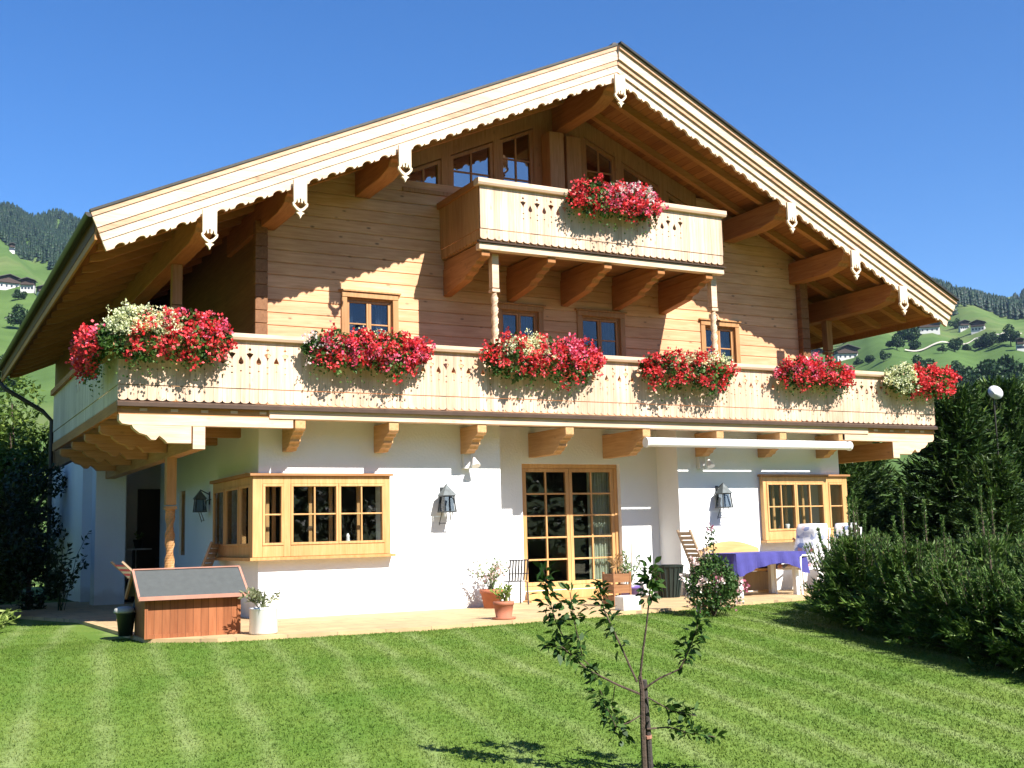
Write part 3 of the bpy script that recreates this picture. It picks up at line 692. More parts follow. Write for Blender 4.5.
hb(MB().prism([(6.5,6.9),(14.5,6.9),(14.5,7.2),(XC,8.9),(6.5,7.2)],'y',18.6,18.65),'attic_partition',M_room)

# roof ---------------------------------------------------------------------
TE = 8.32; RB = 31.3
def rp(s,t,off,y): return (XC+s*t, y, ztop(XC+t)-off)
top = MB(); sof = MB()
for s in (-1,1):
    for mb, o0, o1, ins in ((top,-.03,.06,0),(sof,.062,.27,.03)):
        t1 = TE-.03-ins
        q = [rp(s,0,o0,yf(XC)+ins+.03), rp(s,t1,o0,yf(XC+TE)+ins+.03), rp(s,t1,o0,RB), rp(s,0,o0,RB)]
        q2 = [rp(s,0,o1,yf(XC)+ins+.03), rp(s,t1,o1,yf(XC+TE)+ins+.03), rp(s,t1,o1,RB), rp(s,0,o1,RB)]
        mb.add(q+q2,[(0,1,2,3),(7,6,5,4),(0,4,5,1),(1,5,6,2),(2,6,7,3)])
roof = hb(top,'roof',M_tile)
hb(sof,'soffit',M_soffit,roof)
ridge_cap = MB().tube([(XC,15.55,ZR+.03),(XC,RB,ZR+.03)],.07,8); hb(ridge_cap,'ridge_cap',M_tile,roof)
# barge boards: stepped courses, the lowest with cut arcs
OFF = [(-.05,-.012,-.09),(-.01,.06,-.06),(.065,.235,-.035),(.24,.32,-.012),(.325,.44,0.012),(.445,.60,.034)]
for s in (-1,1):
    for j,(o0,o1,dy) in enumerate(OFF):
        mb = MB(); step = dy*(1.5 if s > 0 else .55)
        if j < 5:
            pl = [(0,o0),(TE-.36*o0,o0),(TE-.36*o1,o1),(0,o1)]
        else:
            pl = [(0,o0),(TE-.36*o0,o0),(TE-.36*o1,o1)]; t = TE-.36*o1-.1
            while t > .35:
                for k in range(7): a=math.pi*k/6; pl.append((t-.07+.07*math.cos(a), o1-.052*math.sin(a)))
                t -= .165
                pl += [(t,o1),(t-.03,o1-.03),(t-.045,o1),(t-.075,o1-.0)]; t -= .105
            pl += [(0,o1)]
        n=len(pl); fr=[]; bk=[]
        for (t,o) in pl:
            x = XC+s*t; y = yf(x)+step; fr.append((x,y,ztop(x)-o)); bk.append((x,y+(.05 if j else .09),ztop(x)-o))
        fcs=[tuple(range(n)),tuple(range(2*n-1,n-1,-1))]+[(i,(i+1)%n,(i+1)%n+n,i+n) for i in range(n)]
        if s<0: fcs=[f[::-1] for f in fcs]
        mb.add(fr+bk,fcs); hb(mb,'verge_flashing' if j==0 else 'bargeboard', M_gutter if j==0 else (M_bargetan if j in (1,3) else M_barge), roof)
# rafters
ry = [16.35,17.05]+[17.75+.78*i for i in range(18)]
for s in (-1,1):
    for y in ry:
        o0,o1 = .272,.41
        q=[rp(s,.1,o0,y),rp(s,TE-.25,o0,y),rp(s,TE-.25,o1-.05,y),rp(s,TE-.45,o1,y),rp(s,.1,o1,y)]
        q2=[(a,b+.11,c) for a,b,c in q]; n=5
        fcs=[(0,1,2,3,4),(9,8,7,6,5)]+[(i,(i+1)%n,(i+1)%n+n,i+n) for i in range(n)]
        hb(MB().add(q+q2,fcs),'rafter',M_rafter,roof)
# purlins with carved noses and fretted pendants
PUR = [0,-3.84,3.84,-5.46,5.46,-6.75,6.75]
def pend_poly(w=.105,h=.56):
    half = [(w,0),(w,-.30*h/.56),(w*.78,-.325),(w*.95,-.36),(w*.9,-.41),(w*.45,-.455),(w*.62,-.475),(w*.25,-.50),(0,-.56)]
    return half+[(-x,z) for x,z in half[-2::-1]]
M_pend = wood('pendant_spruce',(.82,.70,.52),(.72,.57,.38),'z',knots=.2)
for t in PUR:
    x=XC+t; zt=ztop(x)-.415; y0=yf(x)+.10; hgt=.42 if t else .46; wdt=.13
    yend = 19.5 if abs(t)<6 else 31
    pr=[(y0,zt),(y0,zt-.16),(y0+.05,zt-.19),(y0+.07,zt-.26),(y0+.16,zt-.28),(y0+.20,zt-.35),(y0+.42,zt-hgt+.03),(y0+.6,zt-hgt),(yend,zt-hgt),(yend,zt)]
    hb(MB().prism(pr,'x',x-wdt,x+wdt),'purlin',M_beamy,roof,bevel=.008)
    zb = ztop(x)-.52; pp = [(x+a,zb+b) for a,b in pend_poly()]
    mb=MB(); ya_,yb_=yf(x)-.06,yf(x)-.02; P_=lambda L: [(x+a,zb+b) for a,b in L]
    # board with a fretted foot: two curling arms leave an open heart and meet again in a pointed leaf
    mb.prism(P_([(-.10,0),(.10,0),(.10,-.30),(0,-.275),(-.10,-.30)]),'y',ya_,yb_)
    for q in (-1,1):
        mb.prism(P_([(q*.10,-.301),(q*.055,-.289),(q*.062,-.335),(q*.088,-.36),(q*.055,-.40),(q*.012,-.43),(q*.012,-.475),(q*.06,-.445),(q*.112,-.385),(q*.118,-.345),(q*.098,-.33)][::q]),'y',ya_,yb_)
        mb.prism(P_([(q*.05,-.290),(q*.012,-.281),(q*.010,-.33),(q*.03,-.345)][::q]),'y',ya_,yb_)
    mb.prism(P_([(-.012,-.43),(.012,-.43),(.012,-.475),(.062,-.49),(.02,-.525),(0,-.575),(-.02,-.525),(-.062,-.49),(-.012,-.475)]),'y',ya_,yb_)
    hb(mb,'pendant',M_pend,roof)
# eave boards, gutters, downpipe
for s in (-1,1):
    xe = XC+s*(TE-.05); ze = ztop(xe)
    eb=MB().bar((xe-s*.035,16.06,ze-.20),(xe-s*.035,RB,ze-.20),.035,.34); hb(eb,'eave_board',M_rafter,roof)
    gu=MB(); N=8; b=0; xg=xe+s*.06; zg=ze-.02
    for y in (15.98,RB):
        for rad in (.062,.054):
            for k in range(N+1): a=math.pi+math.pi*k/N; gu.v.append((xg+rad*math.cos(a),y,zg+rad*math.sin(a)))
    n1=N+1
    for k in range(N):
        gu.f += [(k,k+1,2*n1+k+1,2*n1+k),(n1+k+1,n1+k,3*n1+k,3*n1+k+1)]
    gu.f += [(0,2*n1,3*n1,n1),(N,n1+N,3*n1+N,2*n1+N)]
    gu.f.append(tuple(range(0,n1))); gu.f.append(tuple(2*n1+k for k in range(n1-1,-1,-1)))
    hb(gu,'gutter',M_gutter,roof,smooth=False)
xd = XC-TE-.02
hb(MB().tube([(xd,RB-.3,ztop(XC-TE)-.1),(xd,RB-.3,5.3),(xd+.15,RB-.35,5.1),(3.2,RB-.5,4.55),(3.42,RB-.55,4.3),(3.42,RB-.55,0)],.055,8),'downpipe',M_gutter,roof)

# main balcony ---------------------------------------------------------------
BX0,BX1 = 2.65,18.40; BYE = 23.6
deck = MB().box(BX0+.0375,BX1-.0375,YB+.0375,BYE,3.045,3.12)
balc = hb(deck,'balcony',M_deck)
NOTCH = [(3.93,.0),(3.915,.012),(3.87,.026),(3.855,.006),(3.83,.0)]
def board_poly(w, z0,z1, notchL, notchR, scal, pat):
    """outline of one board, 0..w wide, clockwise; pat: list of (z, halfwidth) from the top down"""
    r = [(w,z1)]
    if notchR: r += [(w-h,z) for z,h in pat]
    if scal:
        r += [(w,z0+.035)]+[(w/2+w/2*math.cos(a),z0+.035-.035*math.sin(a)) for a in (math.pi*.2,math.pi*.4,math.pi*.6,math.pi*.8)]+[(0,z0+.035)]
    else: r += [(w,z0),(0,z0)]
    if notchL: r += [(h,z) for z,h in pat[::-1]]
    return r+[(0,z1)]
def pattern(zt, k):
    if k==0: sh = [(0,0),(.03,.011),(.05,.0),(.075,.0),(.09,.024),(.105,.022),(.15,.006),(.19,0),(.27,0),(.283,.009),(.296,0),(.36,0),(.372,.009),(.384,0)]
    else: sh = [(.13,0),(.165,.008),(.20,.017),(.235,.016),(.25,0),(.33,0),(.343,.008),(.356,0)]
    return [(zt-d,h*2.05) for d,h in sh]
def railing(x0,x1,z0,zl,z1,y,groups,par,side=None,mat=M_board):
    up_=MB(); lo=MB(); n=round((x1-x0)/.13); w=(x1-x0)/n; zt=z1-.10
    def nt_(x): return any(a<x<b for a,b in groups)
    for i in range(n):
        a=x0+i*w
        pl=board_poly(w-.003,zl+.004,z1,nt_(a),nt_(a+w),False,[])
        def mk(n0,n1):
            r=[(w-.003,z1)]
            if n1: r+=[(w-.003-h,z) for z,h in pattern(zt,(i+1)%2)]
            r+=[(w-.003,zl+.004),(0,zl+.004)]
            if n0: r+=[(h,z) for z,h in pattern(zt,i%2)[::-1]]
            return r+[(0,z1)]
        pu=[(a+p,q) for p,q in mk(nt_(a),nt_(a+w))]; pd=[(a+p,q) for p,q in board_poly(w-.003,z0,zl-.004,False,False,True,[])]
        if side is None:
            up_.prism(pu,'y',y,y+.022); lo.prism(pd,'y',y+.012,y+.036)
        else:
            up_.prism([(p,q) for p,q in pu],'x',side,side+.022); lo.prism(pd,'x',side+.012,side+.036)
    hb(up_,'railing_panel',mat,par); hb(lo,'railing_skirt',mat,par)
railing(BX0,BX1,3.135,3.35,4.05,YB,[(2.8,5.1),(7.2,8.4),(10.2,11.3),(13.1,14.4),(16.0,17.1)],balc)
railing(YB+.05,BYE,3.135,3.35,4.05,0,[(18,18.6),(20,20.6)],balc,side=BX0,mat=M_boardy)
railing(YB+.05,BYE,3.135,3.35,4.05,0,[],balc,side=BX1-.036,mat=M_boardy)
def cap_prof(c,z0,z1): return [(c-.06,z0),(c+.10,z0),(c+.10,z1-.015),(c+.02,z1),(c-.08,z1-.012),(c-.08,z0+.035)]
hb(MB().prism(cap_prof(YB,4.052,4.155),'x',BX0-.06,BX1+.06),'handrail',M_beam,balc)
for x in (BX0,BX1-.05): hb(MB().prism([(x-.06,4.052),(x+.1,4.052),(x+.1,4.15),(x-.06,4.15)],'y',YB+.105,BYE+.02),'handrail',M_beamy,balc)
hb(MB().box(BX0+.02,BX1-.02,YB+.10,YB+.14,3.75,3.83).box(BX0+.02,BX1-.02,YB+.04,YB+.10,3.46,3.54),'inner_rail',M_beam,balc)
dr = MB().prism([(YB-.03,3.05),(YB-.035,3.10),(YB+.03,3.132),(YB+.0365,3.05)],'x',BX0-.01,BX1+.01); hb(dr,'drip_rail',M_drip,balc)
hb(MB().box(BX0+.0,BX0+.05,YB+.055,BYE,2.98,3.13),'edge_board',M_beamy,balc); hb(MB().box(BX1-.05,BX1,YB+.055,BYE,2.98,3.13),'edge_board',M_beamy,balc)
hb(MB().box(4.77,16.58,YB+.03,YB+.17,2.925,3.07),'front_beam',M_beam,balc,bevel=.008)
hb(MB().box(BX0+.02,BX1-.02,YB+.062,YB+.09,2.948,3.042),'fascia_board',M_beamx,balc)
for x in np.arange(2.95,4.7,.42): hb(MB().box(x,x+.1,YB+.05,YB+.0615,2.99,3.03).box(x,x+.1,YB+.0905,17.0,2.955,3.043),'joist',M_beam,balc)
for x in np.arange(16.75,18.3,.42): hb(MB().box(x,x+.1,YB+.05,YB+.0615,2.99,3.03).box(x,x+.1,YB+.0905,17.0,2.955,3.043),'joist',M_beam,balc)
# carved corbels along the front
for x,yw in ((5.24,YW),(6.72,YW),(8.23,YW),(9.86,YR),(11.40,YR),(12.99,YW),(14.45,YW),(15.90,YW)):
    y0=YB+.05; d=yw-y0
    pl=[(yw,2.922),(y0,2.922),(y0,2.80),(y0+.03,2.765),(y0+.10,2.75),(y0+.12,2.71),(y0+.2,2.70),(y0+.235,2.66),(y0+.23,2.625),(y0+.30,2.60),(y0+.33,2.555),(y0+.40,2.54),(y0+.44,2.50),(yw,2.50)]
    hb(MB().prism(pl,'x',x-.08,x+.08),'corbel',M_corbel,balc,bevel=.006)
# side cantilevers: stepped beams running in X, a long beam running in Y, twisted posts
def canti(y, s, full):
    """stepped carved pair of beams reaching sideways out under the balcony end"""
    X=lambda d: (BX0+d) if s<0 else (BX1-d)
    up_=[(2.2 if not full else 2.48,2.80),(2.2 if not full else 2.48,2.945),(.03,2.945),(.03,2.86),(.07,2.815),(.16,2.80)]
    lo=[(1.008,2.555),(1.008,2.797),(.2,2.797),(.22,2.755),(.30,2.69),(.40,2.66),(.46,2.60),(.52,2.595),(.57,2.655),(.64,2.60),(.68,2.555)]
    b=MB(); b.prism([(X(d),z) for d,z in up_],'y',y,y+.16); b.prism([(X(d),z) for d,z in lo],'y',y+.004,y+.156)
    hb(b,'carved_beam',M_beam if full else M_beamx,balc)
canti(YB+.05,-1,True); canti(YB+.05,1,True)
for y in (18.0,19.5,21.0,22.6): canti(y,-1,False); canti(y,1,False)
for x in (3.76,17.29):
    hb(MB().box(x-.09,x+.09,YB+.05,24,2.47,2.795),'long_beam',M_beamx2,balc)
    hb(MB().box(x-.085,x+.085,YB+.03,YB+.0495,2.475,2.79),'beam_end',M_beam,balc)
def twist_post(x,y,z0,z1,zs,r=.062,name='post',mat=M_beam,par=None,turns=2.3):
    m=MB(); m.box(x-r,x+r,y-r,y+r,zs,z1); m.box(x-r*1.12,x+r*1.12,y-r*1.12,y+r*1.12,zs-.07,zs-.02)
    n=40; b=len(m.v); zt=zs-.07
    for i in range(n+1):
        t=i/n; z=z0+.14+(zt-z0-.14)*t; a=turns*2*math.pi*t; rr_=r*.92
        for k in range(8):
            q=2*math.pi*k/8+a; rk=rr_*(1.08 if k%4 in (0,1) else .80); m.v.append((x+rk*math.cos(q),y+rk*math.sin(q),z))
    m.f += [(b+i*8+k,b+i*8+(k+1)%8,b+(i+1)*8+(k+1)%8,b+(i+1)*8+k) for i in range(n) for k in range(8)]
    m.box(x-r,x+r,y-r,y+r,z0,z0+.139); return hb(m,name,mat,par)
twist_post(3.72,18.0,TZ,2.468,1.75,.075,par=balc,mat=M_post,turns=2)
twist_post(3.77,18.0,3.12,ztop(3.77)-.84,4.85,.075,par=balc,mat=M_post,turns=2.5)
twist_post(17.27,18.0,3.12,ztop(17.27)-.84,4.85,.075,par=balc,mat=M_post,turns=2.5)

# gable balcony ---------------------------------------------------------------
GX0,GX1=8.08,12.94
gb = hb(MB().box(GX0+.0375,GX1-.0375,YG+.0375,YL-.001,5.853,5.90),'gable_balcony',M_deck)
railing(GX0,GX1,5.86,6.03,6.735,YG,[(8.85,9.75),(11.1,12.15)],gb)
railing(YG+.05,YL-.002,5.86,6.03,6.735,0,[],gb,side=GX0,mat=M_boardshade)
railing(YG+.05,YL-.002,5.86,6.03,6.735,0,[],gb,side=GX1-.036,mat=M_boardshade)
hb(MB().prism(cap_prof(YG,6.737,6.85),'x',GX0-.06,GX1+.06),'handrail',M_beam,gb)
for x in (GX0,GX1-.04): hb(MB().box(x-.05,x+.09,YG+.105,YL-.002,6.737,6.84),'handrail',M_beamy,gb)
hb(MB().prism([(YG-.015,5.805),(YG-.02,5.825),(YG+.05,5.85),(YG+.048,5.805)],'x',GX0-.04,GX1+.04),'drip_rail',M_drip,gb)
hb(MB().box(GX0-.02,GX1+.02,YG+.02,YG+.15,5.69,5.80),'front_beam',M_beam,gb,bevel=.008)
for x in (GX0+.12,9.42,10.52,11.62,GX1-.28):
    y0=YG+.10
    pl=[(YL,5.80),(y0+.06,5.80),(y0+.06,5.69),(y0-.02,5.685),(y0-.02,5.60),(y0+.03,5.57),(y0+.16,5.56),(y0+.2,5.51),(y0+.34,5.49),(y0+.40,5.43),(y0+.56,5.40),(y0+.62,5.34),(YL,5.24)]
    pl=[(YL,5.686),(y0-.03,5.686),(y0-.03,5.60),(y0+.03,5.57),(y0+.16,5.56),(y0+.2,5.51),(y0+.34,5.49),(y0+.40,5.43),(y0+.56,5.40),(y0+.62,5.34),(YL,5.22)]
    hb(MB().prism(pl,'x',x-.075,x+.075),'corbel',M_beamy,gb,bevel=.006)
    hb(MB().box(x-.055,x+.055,YG+.16,YL,5.69,5.828),'joist',M_beamy,gb)
twist_post(8.44,16.22,4.156,5.684,5.13,.06,par=gb,turns=2.2); twist_post(12.86,16.22,4.156,5.684,5.13,.06,par=gb,turns=2.2)

# ------------------------------------------------------------------ flower boxes
def blossoms(P, size, k=9):
    k=int(k*1.5); Q=np.repeat(P,k,0)+RNG.normal(size=(len(P)*k,3))*size*.30; D=Q-np.repeat(P,k,0)+RNG.normal(size=Q.shape)*.01; D[:,1]-=.012; D[:,2]+=.01
    return leaf_arr(Q-D/np.linalg.norm(D,axis=1)[:,None]*size*.1, size*.48, size*.46, D)
def flower_box(name, label, x0,x1,zb,yb_,groups, droop=.42, rise=.28, box=True, plain_box=None):
    xm=(x0+x1)/2; L=x1-x0; t=thing(name,label,'flower box',(xm,yb_,zb),0,'flower boxes on the balconies')
    if box:
        b=MB(); b.box(-L*.40,L*.40,-.26,-.23,0,.18); b.box(-L*.40,L*.40,-.03,-.0,0,.18); b.box(-L*.40,-L*.40+.025,-.23,-.03,0,.18); b.box(L*.40-.025,L*.40,-.23,-.03,0,.18); b.box(-L*.4+.025,L*.4-.025,-.23,-.03,0,.02)
        b.build('planter_box',M_box,t); MB().box(-L*.40+.025,L*.40-.025,-.23,-.03,.02,.15).build('soil',M_soil,t)
    def cloud(n,lo=.0):
        u=RNG.uniform(-1,1,n); e=np.sqrt(np.clip(1-u**4,0,1)); lump=.75+.25*np.sin(u*7+x0)*np.cos(u*13+x1)
        v=RNG.uniform(-1,1,n); y=-.13-.30*np.sqrt(np.clip(1-v**2*.8,0,1))*RNG.uniform(.45,1,n)*e*lump
        z=.12+np.where(v>0,v*rise*e*(.7+.3*lump),v*droop*e*lump)+RNG.normal(0,.025,n)
        return np.stack([u*L/2,y,z],-1)
    n=int(900*L); V,F=leaf_arr(cloud(n),RNG.uniform(.05,.085,n),RNG.uniform(.045,.075,n)); np_mesh('foliage',V,F,L_geran,t)
    m_=int(210*L); P=cloud(m_); P[:,2]-=RNG.uniform(.0,.30,m_); P[:,1]+=.05
    V,F=leaf_arr(P,.045,.035); np_mesh('trailing_leaves',V,F,L_geran,t)
    for (nm,mat,dens,a,b_,zlo,zhi,size) in groups:
        n=int(dens*L*(b_-a)); P=cloud(n*4); uu=P[:,0]/L+.5; vv=(P[:,2]-.12+droop)/(droop+rise)
        P=P[(uu>=a)&(uu<=b_)&(vv>=zlo)&(vv<=zhi)][:n]; P[:,1]-=.05; P[:,2]+=.02; P+=RNG.normal(0,.035,P.shape)*np.array([1.6,1,1])
        if len(P): V,F=blossoms(P,size); np_mesh(nm,V,F,mat,t)
    return t
RED=('red_blossoms',L_red,66,0,1,0,1,.105)
zl=3.86; yl=YB-.02
flower_box('flower_box','flower box of red geraniums with a large cream clump, around the left balcony corner',2.35,4.15,zl-.02,yl,[('red_blossoms',L_red,70,.2,1,0,.95,.105),('white_blossoms',L_white,330,.05,.55,.55,1,.06),('pink_blossoms',L_pink,45,.5,1,.6,1,.09)],.38,.42)
tl=flower_box('flower_box','flower box of red geraniums trailing from the shaded left side railing',-.75,.75,zl-.02,0,[('red_blossoms',L_red,75,0,1,0,.9,.105),('pink_blossoms',L_pink,30,0,1,.3,1,.09)],.42,.25)
tl.location=(BX0-.02,16.95,zl-.06); tl.rotation_euler=(0,0,-math.pi/2)
flower_box('flower_box','flower box of red geraniums, pale pink at its left end, before leftmost upper window',5.22,7.20,zl,yl,[('red_blossoms',L_red,85,.12,1,0,.95,.105),('pink_blossoms',L_rosew,60,0,.2,.3,1,.08),('magenta_blossoms',L_pink,40,.1,1,.2,.8,.09),('white_blossoms',L_white,60,.3,.65,.8,1,.06)],.42,.26)
flower_box('flower_box','flower box of red geraniums with a cream clump, below the two middle upper windows',8.20,10.32,zl,yl,[RED,('white_blossoms',L_white,230,.15,.5,.6,1,.065),('magenta_blossoms',L_pink,70,.5,1,.55,1,.09)],.44,.34)
flower_box('flower_box','flower box of red geraniums at the foot of the right turned post',11.20,13.15,zl,yl,[RED,('white_blossoms',L_white,120,.3,.9,.75,1,.06)],.48,.24)
flower_box('flower_box','flower box of red geraniums left of the cream petunias, below the outer right eave',14.20,15.98,zl,yl,[RED,('pink_blossoms',L_pink,30,0,1,.4,1,.09),('white_blossoms',L_white,50,.2,.6,.85,1,.06)],.28,.30)
flower_box('flower_box','flower box of cream petunias beside red geraniums at the right balcony corner',16.9,18.75,zl,yl,[('white_blossoms',L_white,240,.0,.30,.0,1,.07),('red_blossoms',L_red,85,.30,1,0,1,.105)],.34,.30)
flower_box('flower_box','flower box of red and pink geraniums on the upper gable balcony',9.62,11.42,6.52,YG-.02,[RED,('pink_blossoms',L_pink,60,.35,1,.2,1,.09),('white_blossoms',L_rosew,60,.35,.95,.5,1,.07)],.25,.36)

# ------------------------------------------------------------------ wall lanterns, spots, awning
def lantern(label, loc, rz):
    t=thing('wall_lantern',label,'lantern',loc,rz,'iron wall lanterns')     # local: wall at y=0, hangs toward -y, origin at lantern bottom
    b=MB(); z0,z1=.17,.40; r0,r1=.105,.085
    for sx in (-1,1):
        for sy in (-1,1): b.bar((sx*r0,-.2+sy*r0,z0),(sx*r1,-.2+sy*r1,z1),.018,.018)
    b.box(-r0-.012,r0+.012,-.2-r0-.012,-.2+r0+.012,z0-.02,z0); b.box(-r1-.015,r1+.015,-.2-r1-.015,-.2+r1+.015,z1,z1+.015)
    b.build('cage',M_iron,t)
    MB().add([(-.12,-.32,z1+.016),(.12,-.32,z1+.016),(.12,-.08,z1+.016),(-.12,-.08,z1+.016),(0,-.2,z1+.2)],[(0,1,4),(1,2,4),(2,3,4),(3,0,4),(3,2,1,0)]).build('roof_cap',M_zinc,t)
    MB().add([(-r0+.012,-.2-r0+.012,z0+.002),(r0-.012,-.2-r0+.012,z0+.002),(r0-.012,-.2+r0-.012,z0+.002),(-r0+.012,-.2+r0-.012,z0+.002),(-r1+.012,-.2-r1+.012,z1-.002),(r1-.012,-.2-r1+.012,z1-.002),(r1-.012,-.2+r1-.012,z1-.002),(-r1+.012,-.2+r1-.012,z1-.002)],[(0,1,5,4),(1,2,6,5),(2,3,7,6),(3,0,4,7)]).build('lantern_glass',glassmat('lantern_glass',(.4,.45,.5),.0),t)
    a=MB(); a.tube([(.14,-.01,.40),(.16,-.1,.38),(.19,-.14,.18),(.1,-.16,.16)],.012,6); a.tube([(-.09,-.2,.15),(-.11,-.14,-.02),(.11,-.14,-.02),(.09,-.2,.15)],.009,6); a.tube([(-.11,-.14,-.05),(-.11,-.14,.0)],.008,6); a.tube([(0,0,.5),(0,-.2,.6)],.012,6); a.box(-.03,.03,-.015,0,.3,.56)
    a.build('bracket',M_iron,t); return t
lantern('iron wall lantern on the sunny wall between corner bay window and terrace door',(7.80,YW,1.40),0)
lantern('iron wall lantern on the sunny wall beside the right bay window',(13.36,YW,1.41),0)
lantern('iron wall lantern in the shade on the left side wall',(4.8,20.0,1.56),-math.pi/2).scale=(.85,.85,.85)
def spot(label,x,y,z):
    t=thing('spotlight',label,'spotlight',(x,y,z),0,'white spotlights under the balcony')
    MB().box(-.06,.06,-.10,-.002,-.02,.22).build('housing',plain('spot_housing',(.62,.62,.60),.5),t)
    MB().lathe([(.02,.0),(.035,.06),(.075,.16),(.075,.175)],(0,0,0),14).build('lamp_shade',M_white,t)
    t.children[1].rotation_euler=(R(180-30),0,0); t.children[1].location=(.09,-.14,.16)
spot('white spotlight below the balcony above the left sunny lantern',8.23,YW,2.28)
spot('white spotlight below the awning left of the right lantern',12.99,YW,2.30)
aw=thing('awning','long white rolled up awning cassette fixed under the balcony over the dining table','awning',(13.72,YB+.1,2.69))
MB().tube([(-2.32,-.06,0),(2.32,-.06,0)],.075,14).box(-2.30,2.30,-.05,.06,-.04,.085).build('cassette',M_white,aw,smooth=False)
for x in (-2.36,2.32): MB().tube([(x,-.06,0),(x+.04,-.06,0)],.09,14).build('end_cap',M_white,aw)

# ------------------------------------------------------------------ terrace things
# hutch
h=thing('storage_hutch','cedar storage hutch with grey felt saddle roof at the lawn edge','hutch',(3.33,14.68,TZ),R(-1))
MB().box(-.57,.57,0,.80,0,.54).prism([(0,.54),(.80,.54),(.40,.77)],'x',-.57,.57).build('body',M_hutch,h)
ft=MB()
for a,b in (((-.10,.485),(.40,.80)),((.90,.485),(.40,.80))):
    p=[(a[0],a[1]),(b[0],b[1]),(b[0],b[1]+.022),(a[0],a[1]+.022)]; ft.prism(p,'x',-.66,.66)
ft.build('roof_felt',M_felt,h)
tm=MB(); tm.box(-.67,.67,-.125,-.101,.465,.512); tm.box(-.67,.67,.38,.42,.825,.84)
for sx in (-.665,.665):
    for a,b in (((-.11,.47),(.40,.805)),((.91,.47),(.40,.805))): tm.bar((sx,a[0],a[1]),(sx,b[0],b[1]),.028,.05)
tm.build('roof_trim',M_trim,h)
MB().box(-.585,-.545,-.02,.02,.0,.48).box(.545,.585,-.02,.02,0,.48).box(-.545,.545,-.012,0,0,.05).build('corner_post',M_hutch,h)
def pot(name,label,cat_,loc,prof,mat,sc=1,group=None):
    t=thing(name,label,cat_,loc,0,group); MB().lathe([(r*sc,z*sc) for r,z in prof],n=24).build('pot',mat,t,smooth=True); 
    tp=prof[-1]; MB().lathe([(.02,tp[1]*sc-.03),(tp[0]*sc*.96,tp[1]*sc-.02)],n=16).build('soil',M_soil,t); return t
POT=[(.10,0),(.135,.20),(.15,.205),(.155,.26),(.14,.262),(.13,.22)]
def sprout(t,n,h,spread,z0,lm,ll=.06,lw=.03,stems=14,name='foliage',droop=0):
    st=MB(); P=[];D=[]
    for i in range(stems):
        a=random.uniform(0,6.28); s=random.uniform(.2,1)*spread; hh=h*random.uniform(.6,1); p0=Vector((random.uniform(-.05,.05),random.uniform(-.05,.05),z0)); p2=Vector((math.cos(a)*s,math.sin(a)*s,z0+hh-droop*s)); p1=(p0+p2)/2+Vector((0,0,hh*.2))
        st.tube([p0,p1,p2],[.006,.005,.003],5)
        for k in range(max(1,n//stems)):
            u=random.uniform(.25,1); q=p0*(1-u)**2+p1*2*u*(1-u)+p2*u*u; P.append(q); D.append((random.gauss(0,1)+math.cos(a)*.7,random.gauss(0,1)+math.sin(a)*.7,random.gauss(.5,.8)))
    st.build('stems',lm,t); P=np.array([tuple(p) for p in P]); V,F=leaf_arr(P,RNG.uniform(.6,1.2,len(P))*ll,lw,np.array(D)); np_mesh(name,V,F,lm,t)
    return P
t=pot('potted_plant','white pot with a bushy grey green oleander beside the hutch','potted plant',(4.13,14.38,TZ),[(.155,0),(.175,.02),(.17,.30),(.18,.31),(.175,.33),(.16,.30)],M_white); sprout(t,150,.26,.34,.30,L_olive,.10,.03,16)
t=pot('potted_plant','terracotta pot with pale flowering shrub against the wall left of the door','potted plant',(8.47,16.62,TZ),[(r*1.25,z*1.15) for r,z in POT],M_terra); P=sprout(t,170,.52,.40,.26,L_herb,.07,.03,18); V,F=blossoms(P[::5]+np.array([0,0,.02]),.07,6); np_mesh('white_blossoms',V,F,L_rosew,t)
t=pot('potted_plant','small terracotta pot with yellow green plant on its saucer at the terrace edge','potted plant',(7.47,14.30,TZ),[(.16,0),(.17,.025),(.11,.03),(.135,.19),(.145,.195),(.145,.24),(.13,.24)],M_terra); sprout(t,150,.26,.17,.22,L_yellowg,.07,.03,14)
t=pot('potted_plant','purple glazed pot with tall leafy stems tied to canes, right of the door','potted plant',(11.02,16.5,TZ),[(.14,0),(.17,.2),(.185,.205),(.185,.25),(.17,.25)],M_purple); sprout(t,110,.62,.24,.2,L_herb,.12,.03,9)
MB().tube([(.05,.02,.2),(.12,.05,.95)],.008,6).tube([(-.06,.0,.2),(-.05,.0,.9)],.007,6).build('cane',M_teak,t)
tag(MB().box(-.15,.15,-.12,.12,0,.20).box(-.13,.13,-.10,.10,.20,.212).build('stone_block',plain('white_block',(.75,.74,.70),.8),None,bevel=.012),'low white block at the terrace edge right of the door','block').location=(9.68,14.55,TZ)
c=thing('plant_crate','tall brown wooden planter crate beside the right door jamb','crate',(10.12,15.5,TZ))
b=MB()
for i in range(3): b.box(-.16,-.14,-.14,.14,.03+i*.17,.16+i*.17); b.box(.14,.16,-.14,.14,.03+i*.17,.16+i*.17); b.box(-.14,.14,-.16,-.14,.03+i*.17,.16+i*.17); b.box(-.14,.14,.14,.16,.03+i*.17,.16+i*.17)
b.build('slat_sides',M_crate,c); b=MB()
for sx in (-.165,.135):
    for sy in (-.165,.135): b.box(sx,sx+.03,sy,sy+.03,0,.53)
b.build('corner_post',M_crate,c)
sprout(c,60,.35,.12,.5,leafmat('dry_stem',(.2,.11,.05),(.3,.18,.08),(.4,.25,.12)),.1,.02,10,'dry_twigs')
c=thing('planter_tub','dark green ribbed tapered tub standing in the recess right of the door','tub',(12.02,16.75,TZ))
MB().lathe([(.16,0),(.25,.52),(.27,.525),(.275,.56),(.25,.56),(.24,.5)],n=18).build('tub',M_dark,c)
